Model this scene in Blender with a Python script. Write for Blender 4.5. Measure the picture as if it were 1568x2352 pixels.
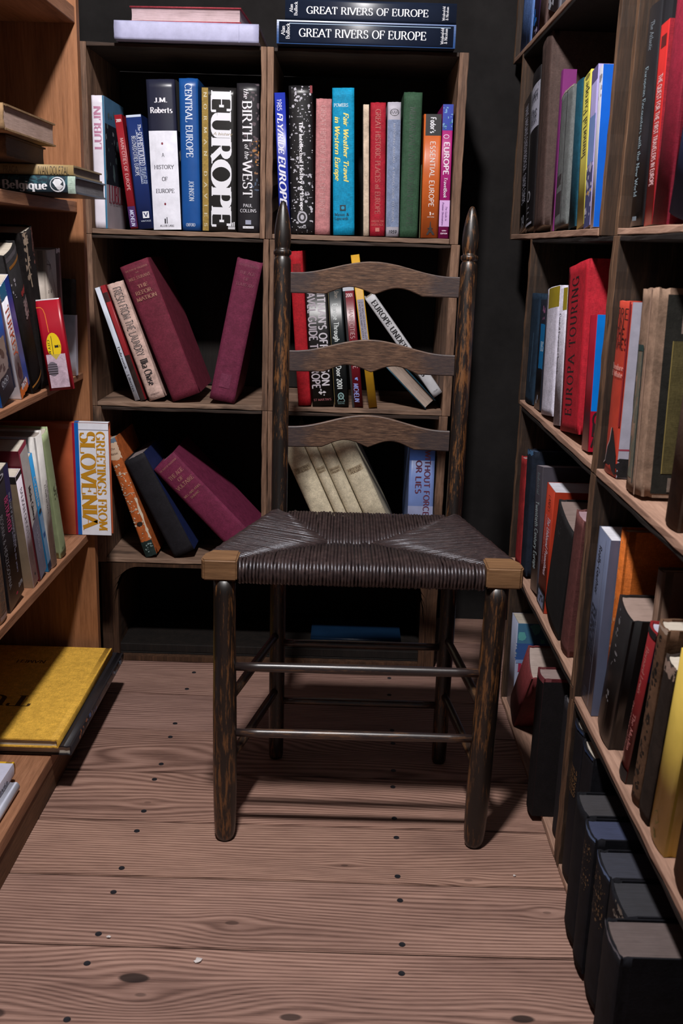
import bpy, bmesh, math, random
from mathutils import Vector, Matrix

random.seed(7)
for o in list(bpy.data.objects):
    bpy.data.objects.remove(o)
SC = bpy.context.scene
COL = SC.collection

# ------------------------------------------------------------------ camera
FPX, CX, CY, CAMH = 2290.0, 784.0, 1176.0, 0.88
PITCH, ROLL = math.radians(14.9), 0.030
_f = Vector((0, math.cos(PITCH), -math.sin(PITCH)))
_r0 = Vector((1, 0, 0))
_u0 = _r0.cross(_f)
_r = _r0 * math.cos(ROLL) + _u0 * math.sin(ROLL)
_u = -_r0 * math.sin(ROLL) + _u0 * math.cos(ROLL)
CAMP = Vector((0, 0, CAMH))
cam_d = bpy.data.cameras.new('camera')
cam = bpy.data.objects.new('camera', cam_d)
COL.objects.link(cam)
cam_d.sensor_fit = 'VERTICAL'
cam_d.sensor_height = 36.0
cam_d.lens = 36.0 * FPX / 2352.0
cam_d.clip_start = 0.02
cam_d.dof.use_dof = True
cam_d.dof.focus_distance = 1.85
cam_d.dof.aperture_fstop = 11.0
M = Matrix((_r, _u, -_f)).transposed().to_4x4()
M.translation = CAMP
cam.matrix_world = M
SC.camera = cam

# ------------------------------------------------------------------ light
world = bpy.data.worlds.new('world')
SC.world = world
world.use_nodes = True
bg = world.node_tree.nodes['Background']
bg.inputs[0].default_value = (0.80, 0.92, 1.0, 1)
bg.inputs[1].default_value = 0.11
ld = bpy.data.lights.new('ceiling_bulb', 'POINT')
ld.energy = 145.0
ld.shadow_soft_size = 0.06
ld.color = (1.0, 0.965, 0.955)
lo = bpy.data.objects.new('ceiling_bulb', ld)
lo.location = (-0.14, 0.68, 1.97)
COL.objects.link(lo)
vs = SC.view_settings
vs.view_transform = 'Standard'
vs.look = 'None'
vs.gamma = 1.0
vs.exposure = 0.0
vs.use_curve_mapping = False


def ray(p):
    return _f + _r * ((p[0] - CX) / FPX) - _u * ((p[1] - CY) / FPX)


def hit(p, axis, val):
    """The place in the room, on the plane axis = val, that pixel p looks at."""
    d = ray(p)
    return CAMP + d * ((val - CAMP[axis]) / d[axis])


# ------------------------------------------------------------------ materials
def lin(c):
    return tuple((x / 255 / 12.92) if x / 255 <= 0.04045 else ((x / 255 + 0.055) / 1.055) ** 2.4 for x in c) + (1.0,)


_MC = {}


def _new(name):
    m = bpy.data.materials.new(name)
    m.use_nodes = True
    nt = m.node_tree
    b = nt.nodes['Principled BSDF']
    return m, nt, b


def N(nt, t, **kw):
    n = nt.nodes.new(t)
    for k, v in kw.items():
        if k in n.inputs.keys() if hasattr(n.inputs, 'keys') else False:
            n.inputs[k].default_value = v
        else:
            setattr(n, k, v)
    return n


def noise(nt, vec, scale, detail=4, rough=0.6, dist=0.0):
    n = nt.nodes.new('ShaderNodeTexNoise')
    n.inputs['Scale'].default_value = scale
    n.inputs['Detail'].default_value = detail
    n.inputs['Roughness'].default_value = rough
    n.inputs['Distortion'].default_value = dist
    if vec is not None:
        nt.links.new(vec, n.inputs['Vector'])
    return n.outputs['Fac']


def ramp(nt, fac, stops):
    r = nt.nodes.new('ShaderNodeValToRGB')
    e = r.color_ramp.elements
    while len(e) < len(stops):
        e.new(0.5)
    for el, (p, c) in zip(e, stops):
        el.position = p
        el.color = c
    nt.links.new(fac, r.inputs['Fac'])
    return r.outputs['Color']


def mixc(nt, fac, a, b, mode='MIX'):
    m = nt.nodes.new('ShaderNodeMix')
    m.data_type = 'RGBA'
    m.blend_type = mode
    for s, v in ((0, fac), (6, a), (7, b)):
        if hasattr(v, 'default_value'):
            nt.links.new(v, m.inputs[s])
        else:
            m.inputs[s].default_value = v
    return m.outputs[2]


def math_n(nt, op, a, b=0.0, clamp=False):
    m = nt.nodes.new('ShaderNodeMath')
    m.operation = op
    m.use_clamp = clamp
    for i, v in enumerate((a, b)):
        if hasattr(v, 'default_value'):
            nt.links.new(v, m.inputs[i])
        else:
            m.inputs[i].default_value = v
    return m.outputs[0]


def objvec(nt, scale=(1, 1, 1), rnd=True):
    tc = nt.nodes.new('ShaderNodeTexCoord')
    v = tc.outputs['Object']
    if rnd:
        oi = nt.nodes.new('ShaderNodeObjectInfo')
        s = math_n(nt, 'MULTIPLY', oi.outputs['Random'], 37.0)
        a = nt.nodes.new('ShaderNodeVectorMath')
        a.operation = 'ADD'
        nt.links.new(v, a.inputs[0])
        nt.links.new(s, a.inputs[1])
        v = a.outputs[0]
    mp = nt.nodes.new('ShaderNodeMapping')
    mp.inputs['Scale'].default_value = scale
    nt.links.new(v, mp.inputs['Vector'])
    return mp.outputs['Vector']


def bump(nt, b, h, strength, dist=0.001):
    bp = nt.nodes.new('ShaderNodeBump')
    bp.inputs['Strength'].default_value = strength
    bp.inputs['Distance'].default_value = dist
    nt.links.new(h, bp.inputs['Height'])
    nt.links.new(bp.outputs['Normal'], b.inputs['Normal'])


def scale_c(c, k):
    return (min(1, c[0] * k), min(1, c[1] * k), min(1, c[2] * k), 1)


def cover_mat(color, kind='paper'):
    """Book covers: cloth, paper, gloss, old (worn and blotchy), ink, foil."""
    key = (tuple(color), kind)
    if key in _MC:
        return _MC[key]
    c = lin(color)
    m, nt, b = _new('%s_%d_%d_%d' % (kind, *color))
    if kind in ('ink', 'foil'):
        b.inputs['Base Color'].default_value = c
        b.inputs['Roughness'].default_value = 0.5
        if kind == 'foil':
            v = objvec(nt)
            f = noise(nt, v, 900, 3, 0.7)
            base = ramp(nt, f, [(0.38, scale_c(c, 0.35)), (0.55, c)])
            nt.links.new(base, b.inputs['Base Color'])
        _MC[key] = m
        return m
    v = objvec(nt)
    if kind == 'cloth':
        f = noise(nt, v, 60, 6, 0.75)
        col = ramp(nt, f, [(0.25, scale_c(c, 0.72)), (0.5, c), (0.78, scale_c(c, 1.35))])
        v2 = objvec(nt, (1, 1, 0.12))
        v3 = objvec(nt, (0.12, 0.12, 1))
        w1 = noise(nt, v2, 1500, 2)
        w2 = noise(nt, v3, 1500, 2)
        w = math_n(nt, 'ADD', w1, w2)
        thr = ramp(nt, math_n(nt, 'MULTIPLY', w, 0.5), [(0.36, (0.72, 0.72, 0.72, 1)), (0.62, (1.25, 1.25, 1.25, 1))])
        col = mixc(nt, 1.0, col, thr, 'MULTIPLY')
        nt.links.new(col, b.inputs['Base Color'])
        b.inputs['Roughness'].default_value = 0.68
        b.inputs['Specular IOR Level'].default_value = 0.2
        bump(nt, b, w, 0.35, 0.0006)
    elif kind == 'old':
        f = noise(nt, v, 38, 8, 0.75, 0.4)
        col = ramp(nt, f, [(0.28, scale_c(c, 0.45)), (0.5, c), (0.72, scale_c(c, 1.5))])
        f2 = noise(nt, v, 260, 5, 0.7)
        col = mixc(nt, ramp(nt, f2, [(0.6, (0, 0, 0, 1)), (0.72, (0.55, 0.55, 0.55, 1))]), col, scale_c(c, 1.9))
        nt.links.new(col, b.inputs['Base Color'])
        b.inputs['Roughness'].default_value = 0.8
        b.inputs['Specular IOR Level'].default_value = 0.15
        bump(nt, b, f2, 0.4, 0.0008)
    elif kind == 'gloss':
        f = noise(nt, v, 22, 4, 0.6)
        col = ramp(nt, f, [(0.3, scale_c(c, 0.86)), (0.7, scale_c(c, 1.08))])
        nt.links.new(col, b.inputs['Base Color'])
        b.inputs['Roughness'].default_value = 0.34
        b.inputs['Specular IOR Level'].default_value = 0.4
        f2 = noise(nt, v, 140, 3)
        bump(nt, b, f2, 0.06, 0.0006)
    else:
        f = noise(nt, v, 45, 6, 0.65)
        col = ramp(nt, f, [(0.3, scale_c(c, 0.84)), (0.7, scale_c(c, 1.08))])
        nt.links.new(col, b.inputs['Base Color'])
        b.inputs['Roughness'].default_value = 0.55
        f2 = noise(nt, v, 300, 4)
        bump(nt, b, f2, 0.12, 0.0005)
    _MC[key] = m
    return m


def page_mat(color=(196, 186, 172)):
    key = (tuple(color), 'pages')
    if key in _MC:
        return _MC[key]
    c = lin(color)
    m, nt, b = _new('pages_%d_%d_%d' % tuple(color))
    v = objvec(nt, (1, 0.02, 0.02))
    f = noise(nt, v, 1400, 3, 0.7)
    v2 = objvec(nt)
    g = noise(nt, v2, 30, 4, 0.6)
    col = ramp(nt, f, [(0.3, scale_c(c, 0.62)), (0.6, c)])
    col = mixc(nt, 1.0, col, ramp(nt, g, [(0.3, (0.82, 0.8, 0.78, 1)), (0.65, (1, 1, 1, 1))]), 'MULTIPLY')
    nt.links.new(col, b.inputs['Base Color'])
    b.inputs['Roughness'].default_value = 0.85
    bump(nt, b, f, 0.5, 0.0005)
    _MC[key] = m
    return m


def wood_mat(name, dark, mid, light, axis=0, grain=1.0, rough=0.7, stain=0.5, wear=0.0, spec=0.3, blotch=(0, 0, 0)):
    """Sawn board: fibres along `axis`, coarse figure, dark stains."""
    if name in _MC:
        return _MC[name]
    m, nt, b = _new(name)
    s = [1, 1, 1]
    s[axis] = 0.06
    v = objvec(nt, tuple(s))
    f1 = noise(nt, v, 260 * grain, 5, 0.7)
    f2 = noise(nt, v, 38 * grain, 5, 0.65, 0.6)
    f = math_n(nt, 'ADD', math_n(nt, 'MULTIPLY', f1, 0.5), math_n(nt, 'MULTIPLY', f2, 0.5))
    col = ramp(nt, f, [(0.32, lin(dark)), (0.5, lin(mid)), (0.68, lin(light))])
    if stain > 0:
        s2 = [1, 1, 1]
        s2[axis] = 0.22
        v2 = objvec(nt, tuple(s2))
        f3 = noise(nt, v2, 26, 4, 0.6)
        k = ramp(nt, f3, [(0.54, (0, 0, 0, 1)), (0.68, (stain, stain, stain, 1))])
        col = mixc(nt, k, col, lin(blotch))
    if wear > 0:
        f4 = noise(nt, objvec(nt, tuple(s)), 420, 3, 0.7)
        k = ramp(nt, f4, [(0.62, (0, 0, 0, 1)), (0.7, (wear, wear, wear, 1))])
        col = mixc(nt, k, col, lin(light))
    nt.links.new(col, b.inputs['Base Color'])
    b.inputs['Roughness'].default_value = rough
    b.inputs['Specular IOR Level'].default_value = spec
    bump(nt, b, f1, 0.45, 0.0012)
    _MC[name] = m
    return m


CRATE_X = lambda: wood_mat('crate_wood_along_x', (78, 60, 50), (126, 100, 84), (160, 132, 112), 0, stain=0.7, blotch=(30, 24, 22))
CRATE_Y = lambda: wood_mat('crate_wood_along_y', (62, 44, 34), (108, 80, 64), (150, 116, 94), 1, stain=0.6, blotch=(34, 26, 22))
CRATE_Z = lambda: wood_mat('crate_wood_upright', (66, 49, 40), (114, 86, 69), (156, 123, 100), 2, stain=0.75, blotch=(26, 21, 20))
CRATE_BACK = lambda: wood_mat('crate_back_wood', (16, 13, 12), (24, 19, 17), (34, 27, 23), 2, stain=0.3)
BOOKCASE_Y = lambda: wood_mat('bookcase_board', (112, 74, 52), (152, 106, 78), (178, 128, 98), 1, rough=0.6, stain=0.25, blotch=(70, 44, 30))
BOOKCASE_Z = lambda: wood_mat('bookcase_panel', (108, 68, 42), (142, 94, 62), (164, 112, 78), 2, rough=0.55, stain=0.2, blotch=(80, 50, 32))
BOOKCASE_EDGE = lambda: wood_mat('bookcase_edge', (60, 40, 26), (98, 66, 44), (126, 88, 62), 1, rough=0.65, stain=0.6, blotch=(36, 25, 18))
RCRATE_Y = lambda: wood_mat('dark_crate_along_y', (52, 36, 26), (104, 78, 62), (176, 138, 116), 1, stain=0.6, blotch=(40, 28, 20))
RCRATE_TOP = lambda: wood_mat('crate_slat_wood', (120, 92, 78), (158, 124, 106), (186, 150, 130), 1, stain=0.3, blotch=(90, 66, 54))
RCRATE_Z = lambda: wood_mat('shaded_crate_upright', (24, 18, 14), (44, 32, 25), (78, 58, 43), 2, stain=0.7, blotch=(22, 17, 14))  # side faces darkened: shade is put into the wood colour
RCRATE_EDGE = lambda: wood_mat('lit_board_edge', (44, 31, 23), (96, 70, 52), (150, 116, 90), 2, stain=0.75, blotch=(22, 17, 14))  # lighter copy of the side wood, paints the front edges as lit
RCRATE_SIDE = lambda: wood_mat('stained_shaded_side', (26, 19, 14), (54, 38, 27), (80, 57, 40), 2, stain=0.6, blotch=(28, 21, 17))  # brown stain, darkened further so the colour carries the shade


# ------------------------------------------------------------------ object helpers
def link_mesh(name, bm, mats, parent=None):
    me = bpy.data.meshes.new(name)
    bmesh.ops.recalc_face_normals(bm, faces=bm.faces[:]) if getattr(bm, '_recalc', False) else None
    bm.to_mesh(me)
    bm.free()
    for m in mats:
        me.materials.append(m)
    o = bpy.data.objects.new(name, me)
    COL.objects.link(o)
    if parent is not None:
        o.parent = parent
    return o


def empty(name, label, cat, group=None, matrix=None):
    o = bpy.data.objects.new(name, None)
    o.empty_display_size = 0.05
    COL.objects.link(o)
    o['label'] = label
    o['category'] = cat
    if group:
        o['group'] = group
    if matrix is not None:
        o.matrix_world = matrix
    return o


def tag(o, label, cat, group=None):
    o['label'] = label
    o['category'] = cat
    if group:
        o['group'] = group
    return o


def structure(o):
    o['kind'] = 'structure'
    return o


def add_box(bm, lo, hi, seg=0, axis=0, jit=0.0, mat=0):
    """A board from lo to hi, cut into seg lengths along axis, edges wandering by jit."""
    n = max(1, seg)
    rings = []
    a, b_ = [i for i in range(3) if i != axis]
    for i in range(n + 1):
        t = lo[axis] + (hi[axis] - lo[axis]) * i / n
        ring = []
        for pa, pb in ((lo[a], lo[b_]), (hi[a], lo[b_]), (hi[a], hi[b_]), (lo[a], hi[b_])):
            p = [0, 0, 0]
            p[axis] = t
            p[a] = pa + random.uniform(-jit, jit)
            p[b_] = pb + random.uniform(-jit, jit)
            ring.append(bm.verts.new(p))
        rings.append(ring)
    fs = []
    for r0, r1 in zip(rings, rings[1:]):
        for k in range(4):
            fs.append(bm.faces.new((r0[k], r0[(k + 1) % 4], r1[(k + 1) % 4], r1[k])))
    fs.append(bm.faces.new(rings[0][::-1]))
    fs.append(bm.faces.new(rings[-1]))
    for f in fs:
        f.material_index = mat
    bmesh.ops.recalc_face_normals(bm, faces=fs)
    return fs


def board(name, lo, hi, mat, parent, axis=0, jit=0.0006, seg=14, bev=0.0012):
    bm = bmesh.new()
    add_box(bm, lo, hi, seg, axis, jit)
    if bev:
        ed = [e for e in bm.edges if len(e.link_faces) == 2 and e.calc_face_angle(0) > 0.9]
        bmesh.ops.bevel(bm, geom=ed, offset=bev, segments=2, affect='EDGES', profile=0.5)
    return link_mesh(name, bm, [mat], parent)


def tube(bm, pts, radii, sides=8, cap=True, mat=0, squash=1.0, ref=None):
    """Swept round bar through pts."""
    pts = [Vector(p) for p in pts]
    if not hasattr(radii, '__len__'):
        radii = [radii] * len(pts)
    rings = []
    d0 = (pts[-1] - pts[0]).normalized()
    if ref is None:
        ref = Vector((0, 1, 0)) if abs(d0.z) > 0.9 else Vector((0, 0, 1))
    for i, p in enumerate(pts):
        d = (pts[min(i + 1, len(pts) - 1)] - pts[max(i - 1, 0)])
        d = d.normalized() if d.length > 1e-9 else d0
        a = d.cross(ref)
        a = a.normalized() if a.length > 1e-6 else Vector((1, 0, 0))
        b = a.cross(d).normalized()
        rings.append([bm.verts.new(p + (a * math.cos(t) + b * math.sin(t) * squash) * radii[i])
                      for t in (2 * math.pi * k / sides for k in range(sides))])
    fs = []
    for r0, r1 in zip(rings, rings[1:]):
        for k in range(sides):
            fs.append(bm.faces.new((r0[k], r0[(k + 1) % sides], r1[(k + 1) % sides], r1[k])))
    if cap:
        fs.append(bm.faces.new(rings[0][::-1]))
        fs.append(bm.faces.new(rings[-1]))
    for f in fs:
        f.material_index = mat
        f.smooth = True
    bmesh.ops.recalc_face_normals(bm, faces=fs)
    return fs


# ------------------------------------------------------------------ lettering: every glyph is drawn with a broad nib
def arc(cx, cy, rx, ry, a, b, n=9):
    return [(cx + rx * math.cos(math.radians(a + (b - a) * i / n)), cy + ry * math.sin(math.radians(a + (b - a) * i / n))) for i in range(n + 1)]


# width, strokes, serif feet (x, y), beaks (x, y0, y1)
GL = {
    'A': (.8, [[(.02, 0), (.4, 1), (.78, 0)], [(.17, .36), (.63, .36)]], [(.02, 0), (.78, 0)], []),
    'B': (.68, [[(.12, 0), (.12, 1)], [(.12, 1), (.34, 1)] + arc(.34, .76, .22, .24, 90, -90) + [(.12, .52)], [(.12, .52), (.36, .52)] + arc(.36, .26, .26, .26, 90, -90) + [(.12, 0)]], [(.12, 0), (.12, 1)], []),
    'C': (.76, [arc(.42, .5, .37, .5, 48, 312, 16)], [], [(.69, .98, .7)]),
    'D': (.8, [[(.12, 0), (.12, 1)], [(.12, 1), (.34, 1)] + arc(.34, .5, .4, .5, 90, -90, 12) + [(.12, 0)]], [(.12, 0), (.12, 1)], []),
    'E': (.66, [[(.12, 0), (.12, 1)], [(.12, 1), (.58, 1)], [(.12, .52), (.46, .52)], [(.12, 0), (.62, 0)]], [(.12, 0), (.12, 1)], [(.58, 1, .78), (.62, 0, .24), (.46, .64, .4)]),
    'F': (.6, [[(.12, 0), (.12, 1)], [(.12, 1), (.58, 1)], [(.12, .52), (.44, .52)]], [(.12, 0), (.12, 1)], [(.58, 1, .76), (.44, .64, .4)]),
    'G': (.82, [arc(.42, .5, .37, .5, 48, 330, 16), [(.72, .02), (.72, .42), (.5, .42)]], [(.7, .42)], [(.69, .98, .7)]),
    'H': (.82, [[(.12, 0), (.12, 1)], [(.7, 0), (.7, 1)], [(.12, .52), (.7, .52)]], [(.12, 0), (.12, 1), (.7, 0), (.7, 1)], []),
    'I': (.26, [[(.13, 0), (.13, 1)]], [(.13, 0), (.13, 1)], []),
    'J': (.5, [[(.36, 1), (.36, .22)] + arc(.2, .2, .16, .2, 0, -160)], [(.36, 1)], []),
    'K': (.76, [[(.12, 0), (.12, 1)], [(.66, 1), (.14, .42)], [(.3, .58), (.7, 0)]], [(.12, 0), (.12, 1), (.66, 1), (.7, 0)], []),
    'L': (.62, [[(.12, 0), (.12, 1)], [(.12, 0), (.58, 0)]], [(.12, 0), (.12, 1)], [(.58, 0, .26)]),
    'M': (.96, [[(.1, 0), (.14, 1)], [(.14, 1), (.48, .08)], [(.48, .08), (.82, 1)], [(.82, 1), (.86, 0)]], [(.1, 0), (.1, 1), (.86, 0), (.86, 1)], []),
    'N': (.84, [[(.12, 0), (.12, 1)], [(.12, 1), (.72, 0)], [(.72, 0), (.72, 1)]], [(.12, 0), (.1, 1), (.72, 1)], []),
    'O': (.86, [arc(.43, .5, .37, .5, 0, 360, 22)], [], []),
    'P': (.64, [[(.12, 0), (.12, 1)], [(.12, 1), (.34, 1)] + arc(.34, .74, .23, .26, 90, -90) + [(.12, .48)]], [(.12, 0), (.12, 1)], []),
    'Q': (.86, [arc(.43, .5, .37, .5, 0, 360, 22), [(.46, .16), (.8, -.14)]], [], []),
    'R': (.74, [[(.12, 0), (.12, 1)], [(.12, 1), (.34, 1)] + arc(.34, .75, .22, .25, 90, -90) + [(.12, .5)], [(.36, .5), (.68, 0)]], [(.12, 0), (.12, 1), (.68, 0)], []),
    'S': (.62, [arc(.31, .74, .2, .26, 40, 270, 10)[:-1] + arc(.31, .25, .23, .25, 90, -140, 12)], [], [(.5, .97, .74), (.1, .03, .28)]),
    'T': (.7, [[(.35, 0), (.35, 1)], [(.04, 1), (.66, 1)]], [(.35, 0)], [(.05, 1, .76), (.65, 1, .76)]),
    'U': (.8, [[(.12, 1), (.12, .3)] + arc(.4, .3, .28, .3, 180, 360, 10) + [(.68, 1)]], [(.12, 1), (.68, 1)], []),
    'V': (.78, [[(.03, 1), (.39, 0)], [(.39, 0), (.75, 1)]], [(.03, 1), (.75, 1)], []),
    'W': (1.08, [[(.03, 1), (.3, 0)], [(.3, 0), (.54, .9)], [(.54, .9), (.78, 0)], [(.78, 0), (1.05, 1)]], [(.03, 1), (1.05, 1)], []),
    'X': (.76, [[(.06, 1), (.7, 0)], [(.68, 1), (.06, 0)]], [(.06, 1), (.7, 0), (.68, 1), (.06, 0)], []),
    'Y': (.74, [[(.03, 1), (.37, .48)], [(.71, 1), (.37, .48)], [(.37, .48), (.37, 0)]], [(.03, 1), (.71, 1), (.37, 0)], []),
    'Z': (.68, [[(.08, 1), (.62, 1)], [(.62, 1), (.06, 0)], [(.06, 0), (.63, 0)]], [], [(.08, 1, .8), (.63, 0, .22)]),
    'a': (.52, [arc(.24, .46, .17, .18, 150, 0, 7) + [(.41, .05), (.47, 0)], [(.41, .38)] + arc(.24, .18, .18, .18, 95, 350, 9)], [], []),
    'b': (.58, [[(.1, 1), (.1, 0)], arc(.3, .32, .2, .32, 170, -170, 12)], [(.07, 1)], []),
    'c': (.5, [arc(.28, .32, .2, .32, 50, 310, 11)], [], []),
    'd': (.58, [[(.46, 1), (.46, 0)], arc(.26, .32, .2, .32, 10, 350, 12)], [(.44, 1), (.48, 0)], []),
    'e': (.54, [[(.08, .36), (.46, .36)] + arc(.27, .34, .19, .3, 10, 315, 12)], [], []),
    'f': (.36, [[(.14, 0), (.14, .78)] + arc(.28, .78, .14, .2, 180, 60, 6), [(.02, .62), (.3, .62)]], [(.14, 0)], []),
    'g': (.56, [arc(.26, .34, .19, .3, 0, 360, 12), [(.45, .64), (.45, -.06)] + arc(.26, -.06, .19, .2, 0, -160, 7)], [], []),
    'h': (.6, [[(.1, 1), (.1, 0)], [(.1, .4)] + arc(.3, .42, .18, .22, 160, 0, 8) + [(.48, 0)]], [(.1, 0), (.48, 0), (.07, 1)], []),
    'i': (.26, [[(.13, 0), (.13, .62)], [(.13, .8), (.13, .9)]], [(.13, 0), (.1, .62)], []),
    'j': (.26, [[(.15, .62), (.15, -.1), (.02, -.24)], [(.15, .8), (.15, .9)]], [(.12, .62)], []),
    'k': (.56, [[(.1, 1), (.1, 0)], [(.44, .62), (.12, .26)], [(.22, .36), (.5, 0)]], [(.1, 0), (.5, 0)], []),
    'l': (.26, [[(.13, 0), (.13, 1)]], [(.13, 0), (.1, 1)], []),
    'm': (.88, [[(.1, .62), (.1, 0)], [(.1, .4)] + arc(.27, .42, .16, .2, 160, 0, 7) + [(.43, 0)], [(.43, .4)] + arc(.6, .42, .17, .2, 160, 0, 7) + [(.77, 0)]], [(.1, 0), (.43, 0), (.77, 0)], []),
    'n': (.6, [[(.1, .62), (.1, 0)], [(.1, .4)] + arc(.3, .42, .18, .2, 160, 0, 8) + [(.48, 0)]], [(.1, 0), (.48, 0)], []),
    'o': (.56, [arc(.28, .32, .2, .31, 0, 360, 14)], [], []),
    'p': (.58, [[(.1, .62), (.1, -.28)], arc(.3, .32, .2, .31, 170, -170, 12)], [(.1, -.28)], []),
    'q': (.58, [[(.46, .62), (.46, -.28)], arc(.26, .32, .2, .31, 10, 350, 12)], [(.46, -.28)], []),
    'r': (.42, [[(.1, .62), (.1, 0)], [(.1, .38)] + arc(.28, .42, .17, .2, 170, 50, 6)], [(.1, 0)], []),
    's': (.46, [arc(.23, .47, .14, .16, 40, 270, 8)[:-1] + arc(.23, .16, .16, .16, 90, -140, 9)], [], []),
    't': (.38, [[(.15, .86), (.15, .16)] + arc(.26, .14, .11, .14, 180, 300, 6), [(.02, .62), (.32, .62)]], [], []),
    'u': (.6, [[(.1, .62), (.1, .2)] + arc(.28, .2, .18, .2, 180, 340, 8), [(.48, .62), (.48, 0)]], [(.07, .62), (.5, 0)], []),
    'v': (.54, [[(.04, .62), (.27, 0)], [(.27, 0), (.5, .62)]], [(.04, .62), (.5, .62)], []),
    'w': (.78, [[(.04, .62), (.22, 0)], [(.22, 0), (.39, .56)], [(.39, .56), (.57, 0)], [(.57, 0), (.75, .62)]], [(.04, .62), (.75, .62)], []),
    'x': (.54, [[(.05, .62), (.5, 0)], [(.48, .62), (.04, 0)]], [(.05, .62), (.5, 0), (.48, .62), (.04, 0)], []),
    'y': (.54, [[(.04, .62), (.28, 0)], [(.5, .62), (.2, -.22), (.08, -.24)]], [(.04, .62), (.5, .62)], []),
    'z': (.5, [[(.06, .62), (.44, .62)], [(.44, .62), (.05, 0)], [(.05, 0), (.45, 0)]], [], []),
    '0': (.62, [arc(.31, .5, .24, .5, 0, 360, 16)], [], []),
    '1': (.42, [[(.08, .8), (.24, 1), (.24, 0)]], [(.24, 0)], []),
    '2': (.6, [arc(.3, .72, .22, .28, 160, -30, 9) + [(.06, 0)], [(.06, 0), (.54, 0)]], [], []),
    '3': (.6, [arc(.28, .75, .2, .25, 150, -80, 9), arc(.28, .27, .24, .27, 80, -150, 10)], [], []),
    '5': (.6, [[(.5, 1), (.14, 1), (.1, .56)] + arc(.28, .32, .24, .32, 120, -150, 11)], [], []),
    '8': (.6, [arc(.3, .75, .19, .25, 0, 360, 12), arc(.3, .25, .24, .27, 0, 360, 14)], [], []),
    '9': (.6, [arc(.3, .68, .22, .32, 0, 360, 12), [(.52, .66), (.48, .3), (.2, 0)]], [], []),
    '.': (.24, [[(.12, 0), (.12, .1)]], [], []),
    ',': (.24, [[(.14, .08), (.06, -.16)]], [], []),
    ':': (.24, [[(.12, .04), (.12, .14)], [(.12, .48), (.12, .58)]], [], []),
    "'": (.2, [[(.1, 1), (.1, .74)]], [], []),
    '-': (.4, [[(.06, .34), (.34, .34)]], [], []),
    '/': (.46, [[(.02, -.06), (.44, 1.04)]], [], []),
    '&': (.8, [[(.74, .04), (.2, .7)] + arc(.34, .82, .16, .18, 200, -20, 7) + [(.14, .34)] + arc(.32, .22, .22, .22, 160, 330, 8) + [(.7, .5)]], [], []),
    '|': (.3, [[(.15, -.1), (.15, 1.1)]], [], []),
}
# style: (stem width, hairline, serif half length or 0, slant)
ST = {
    'roman': (.15, .055, .12, 0), 'bold': (.22, .07, .13, 0), 'fat': (.25, .05, .16, 0), 'light': (.10, .045, .10, 0),
    'sans': (.12, .10, 0, 0), 'heavy': (.20, .16, 0, 0), 'black': (.24, .19, 0, 0), 'thin': (.07, .06, 0, 0),
    'ital': (.14, .06, .09, .22), 'boldital': (.22, .10, .10, .22), 'slant': (.17, .14, 0, .2),
}


def _sub(pts, step=.22):
    out = [pts[0]]
    for a, b in zip(pts, pts[1:]):
        n = max(1, int(math.ceil(math.dist(a, b) / step)))
        for i in range(1, n + 1):
            out.append((a[0] + (b[0] - a[0]) * i / n, a[1] + (b[1] - a[1]) * i / n))
    return out


def nib(pts, w, t):
    """Quads of one pen stroke; the pen is w wide and t tall."""
    runs, cur = [], [pts[0]]
    for i in range(1, len(pts)):
        cur.append(pts[i])
        if i < len(pts) - 1:
            a = math.atan2(pts[i][1] - pts[i - 1][1], pts[i][0] - pts[i - 1][0])
            b = math.atan2(pts[i + 1][1] - pts[i][1], pts[i + 1][0] - pts[i][0])
            if abs((b - a + math.pi) % (2 * math.pi) - math.pi) > 0.9:
                runs.append(cur)
                cur = [pts[i]]
    runs.append(cur)
    quads = []
    for run in runs:
        if len(run) < 2:
            continue
        run = _sub(run)
        side = []
        closed = math.dist(run[0], run[-1]) < 1e-6
        for i, p in enumerate(run):
            q0 = run[i - 1] if i > 0 else (run[-2] if closed else p)
            q1 = run[i + 1] if i < len(run) - 1 else (run[1] if closed else p)
            dx, dy = q1[0] - q0[0], q1[1] - q0[1]
            l = math.hypot(dx, dy) or 1
            nx, ny = -dy / l, dx / l
            h = math.hypot(w / 2 * nx, t / 2 * ny)
            side.append(((p[0] + nx * h, p[1] + ny * h), (p[0] - nx * h, p[1] - ny * h)))
        for a, b in zip(side, side[1:]):
            quads.append((a[0], a[1], b[1], b[0]))
    return quads


def lettering(s, style='roman', space=.06):
    """Quads of a line of text in units of the capital height, and its length."""
    w, t, sf, sl = ST[style]
    x, out, k = 0.0, [], 0
    for ch in s:
        if ch == ' ':
            x += .34 + space
            continue
        g = GL.get(ch) or GL.get(ch.upper())
        if g is None:
            continue
        qs = []
        for st in g[1]:
            k += 1
            qs += [(q, k % 9) for q in nib(st, w, t)]
        if sf:
            for fx, fy in g[2]:
                y = fy - t / 2 if fy > .5 or 0 < fy < .9 else fy + t / 2
                k += 1
                qs += [(q, k % 9) for q in nib([(fx - sf, y), (fx + sf, y)], t, t * 1.1)]
            for bx, y0, y1 in g[3]:
                k += 1
                qs += [(q, k % 9) for q in nib([(bx, y0), (bx, y1)], t * 1.6, t)]
        out += [([(p[0] + x + sl * p[1], p[1]) for p in q], kk) for q, kk in qs]
        x += g[0] + space
    return out, max(x - space, .01)


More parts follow.
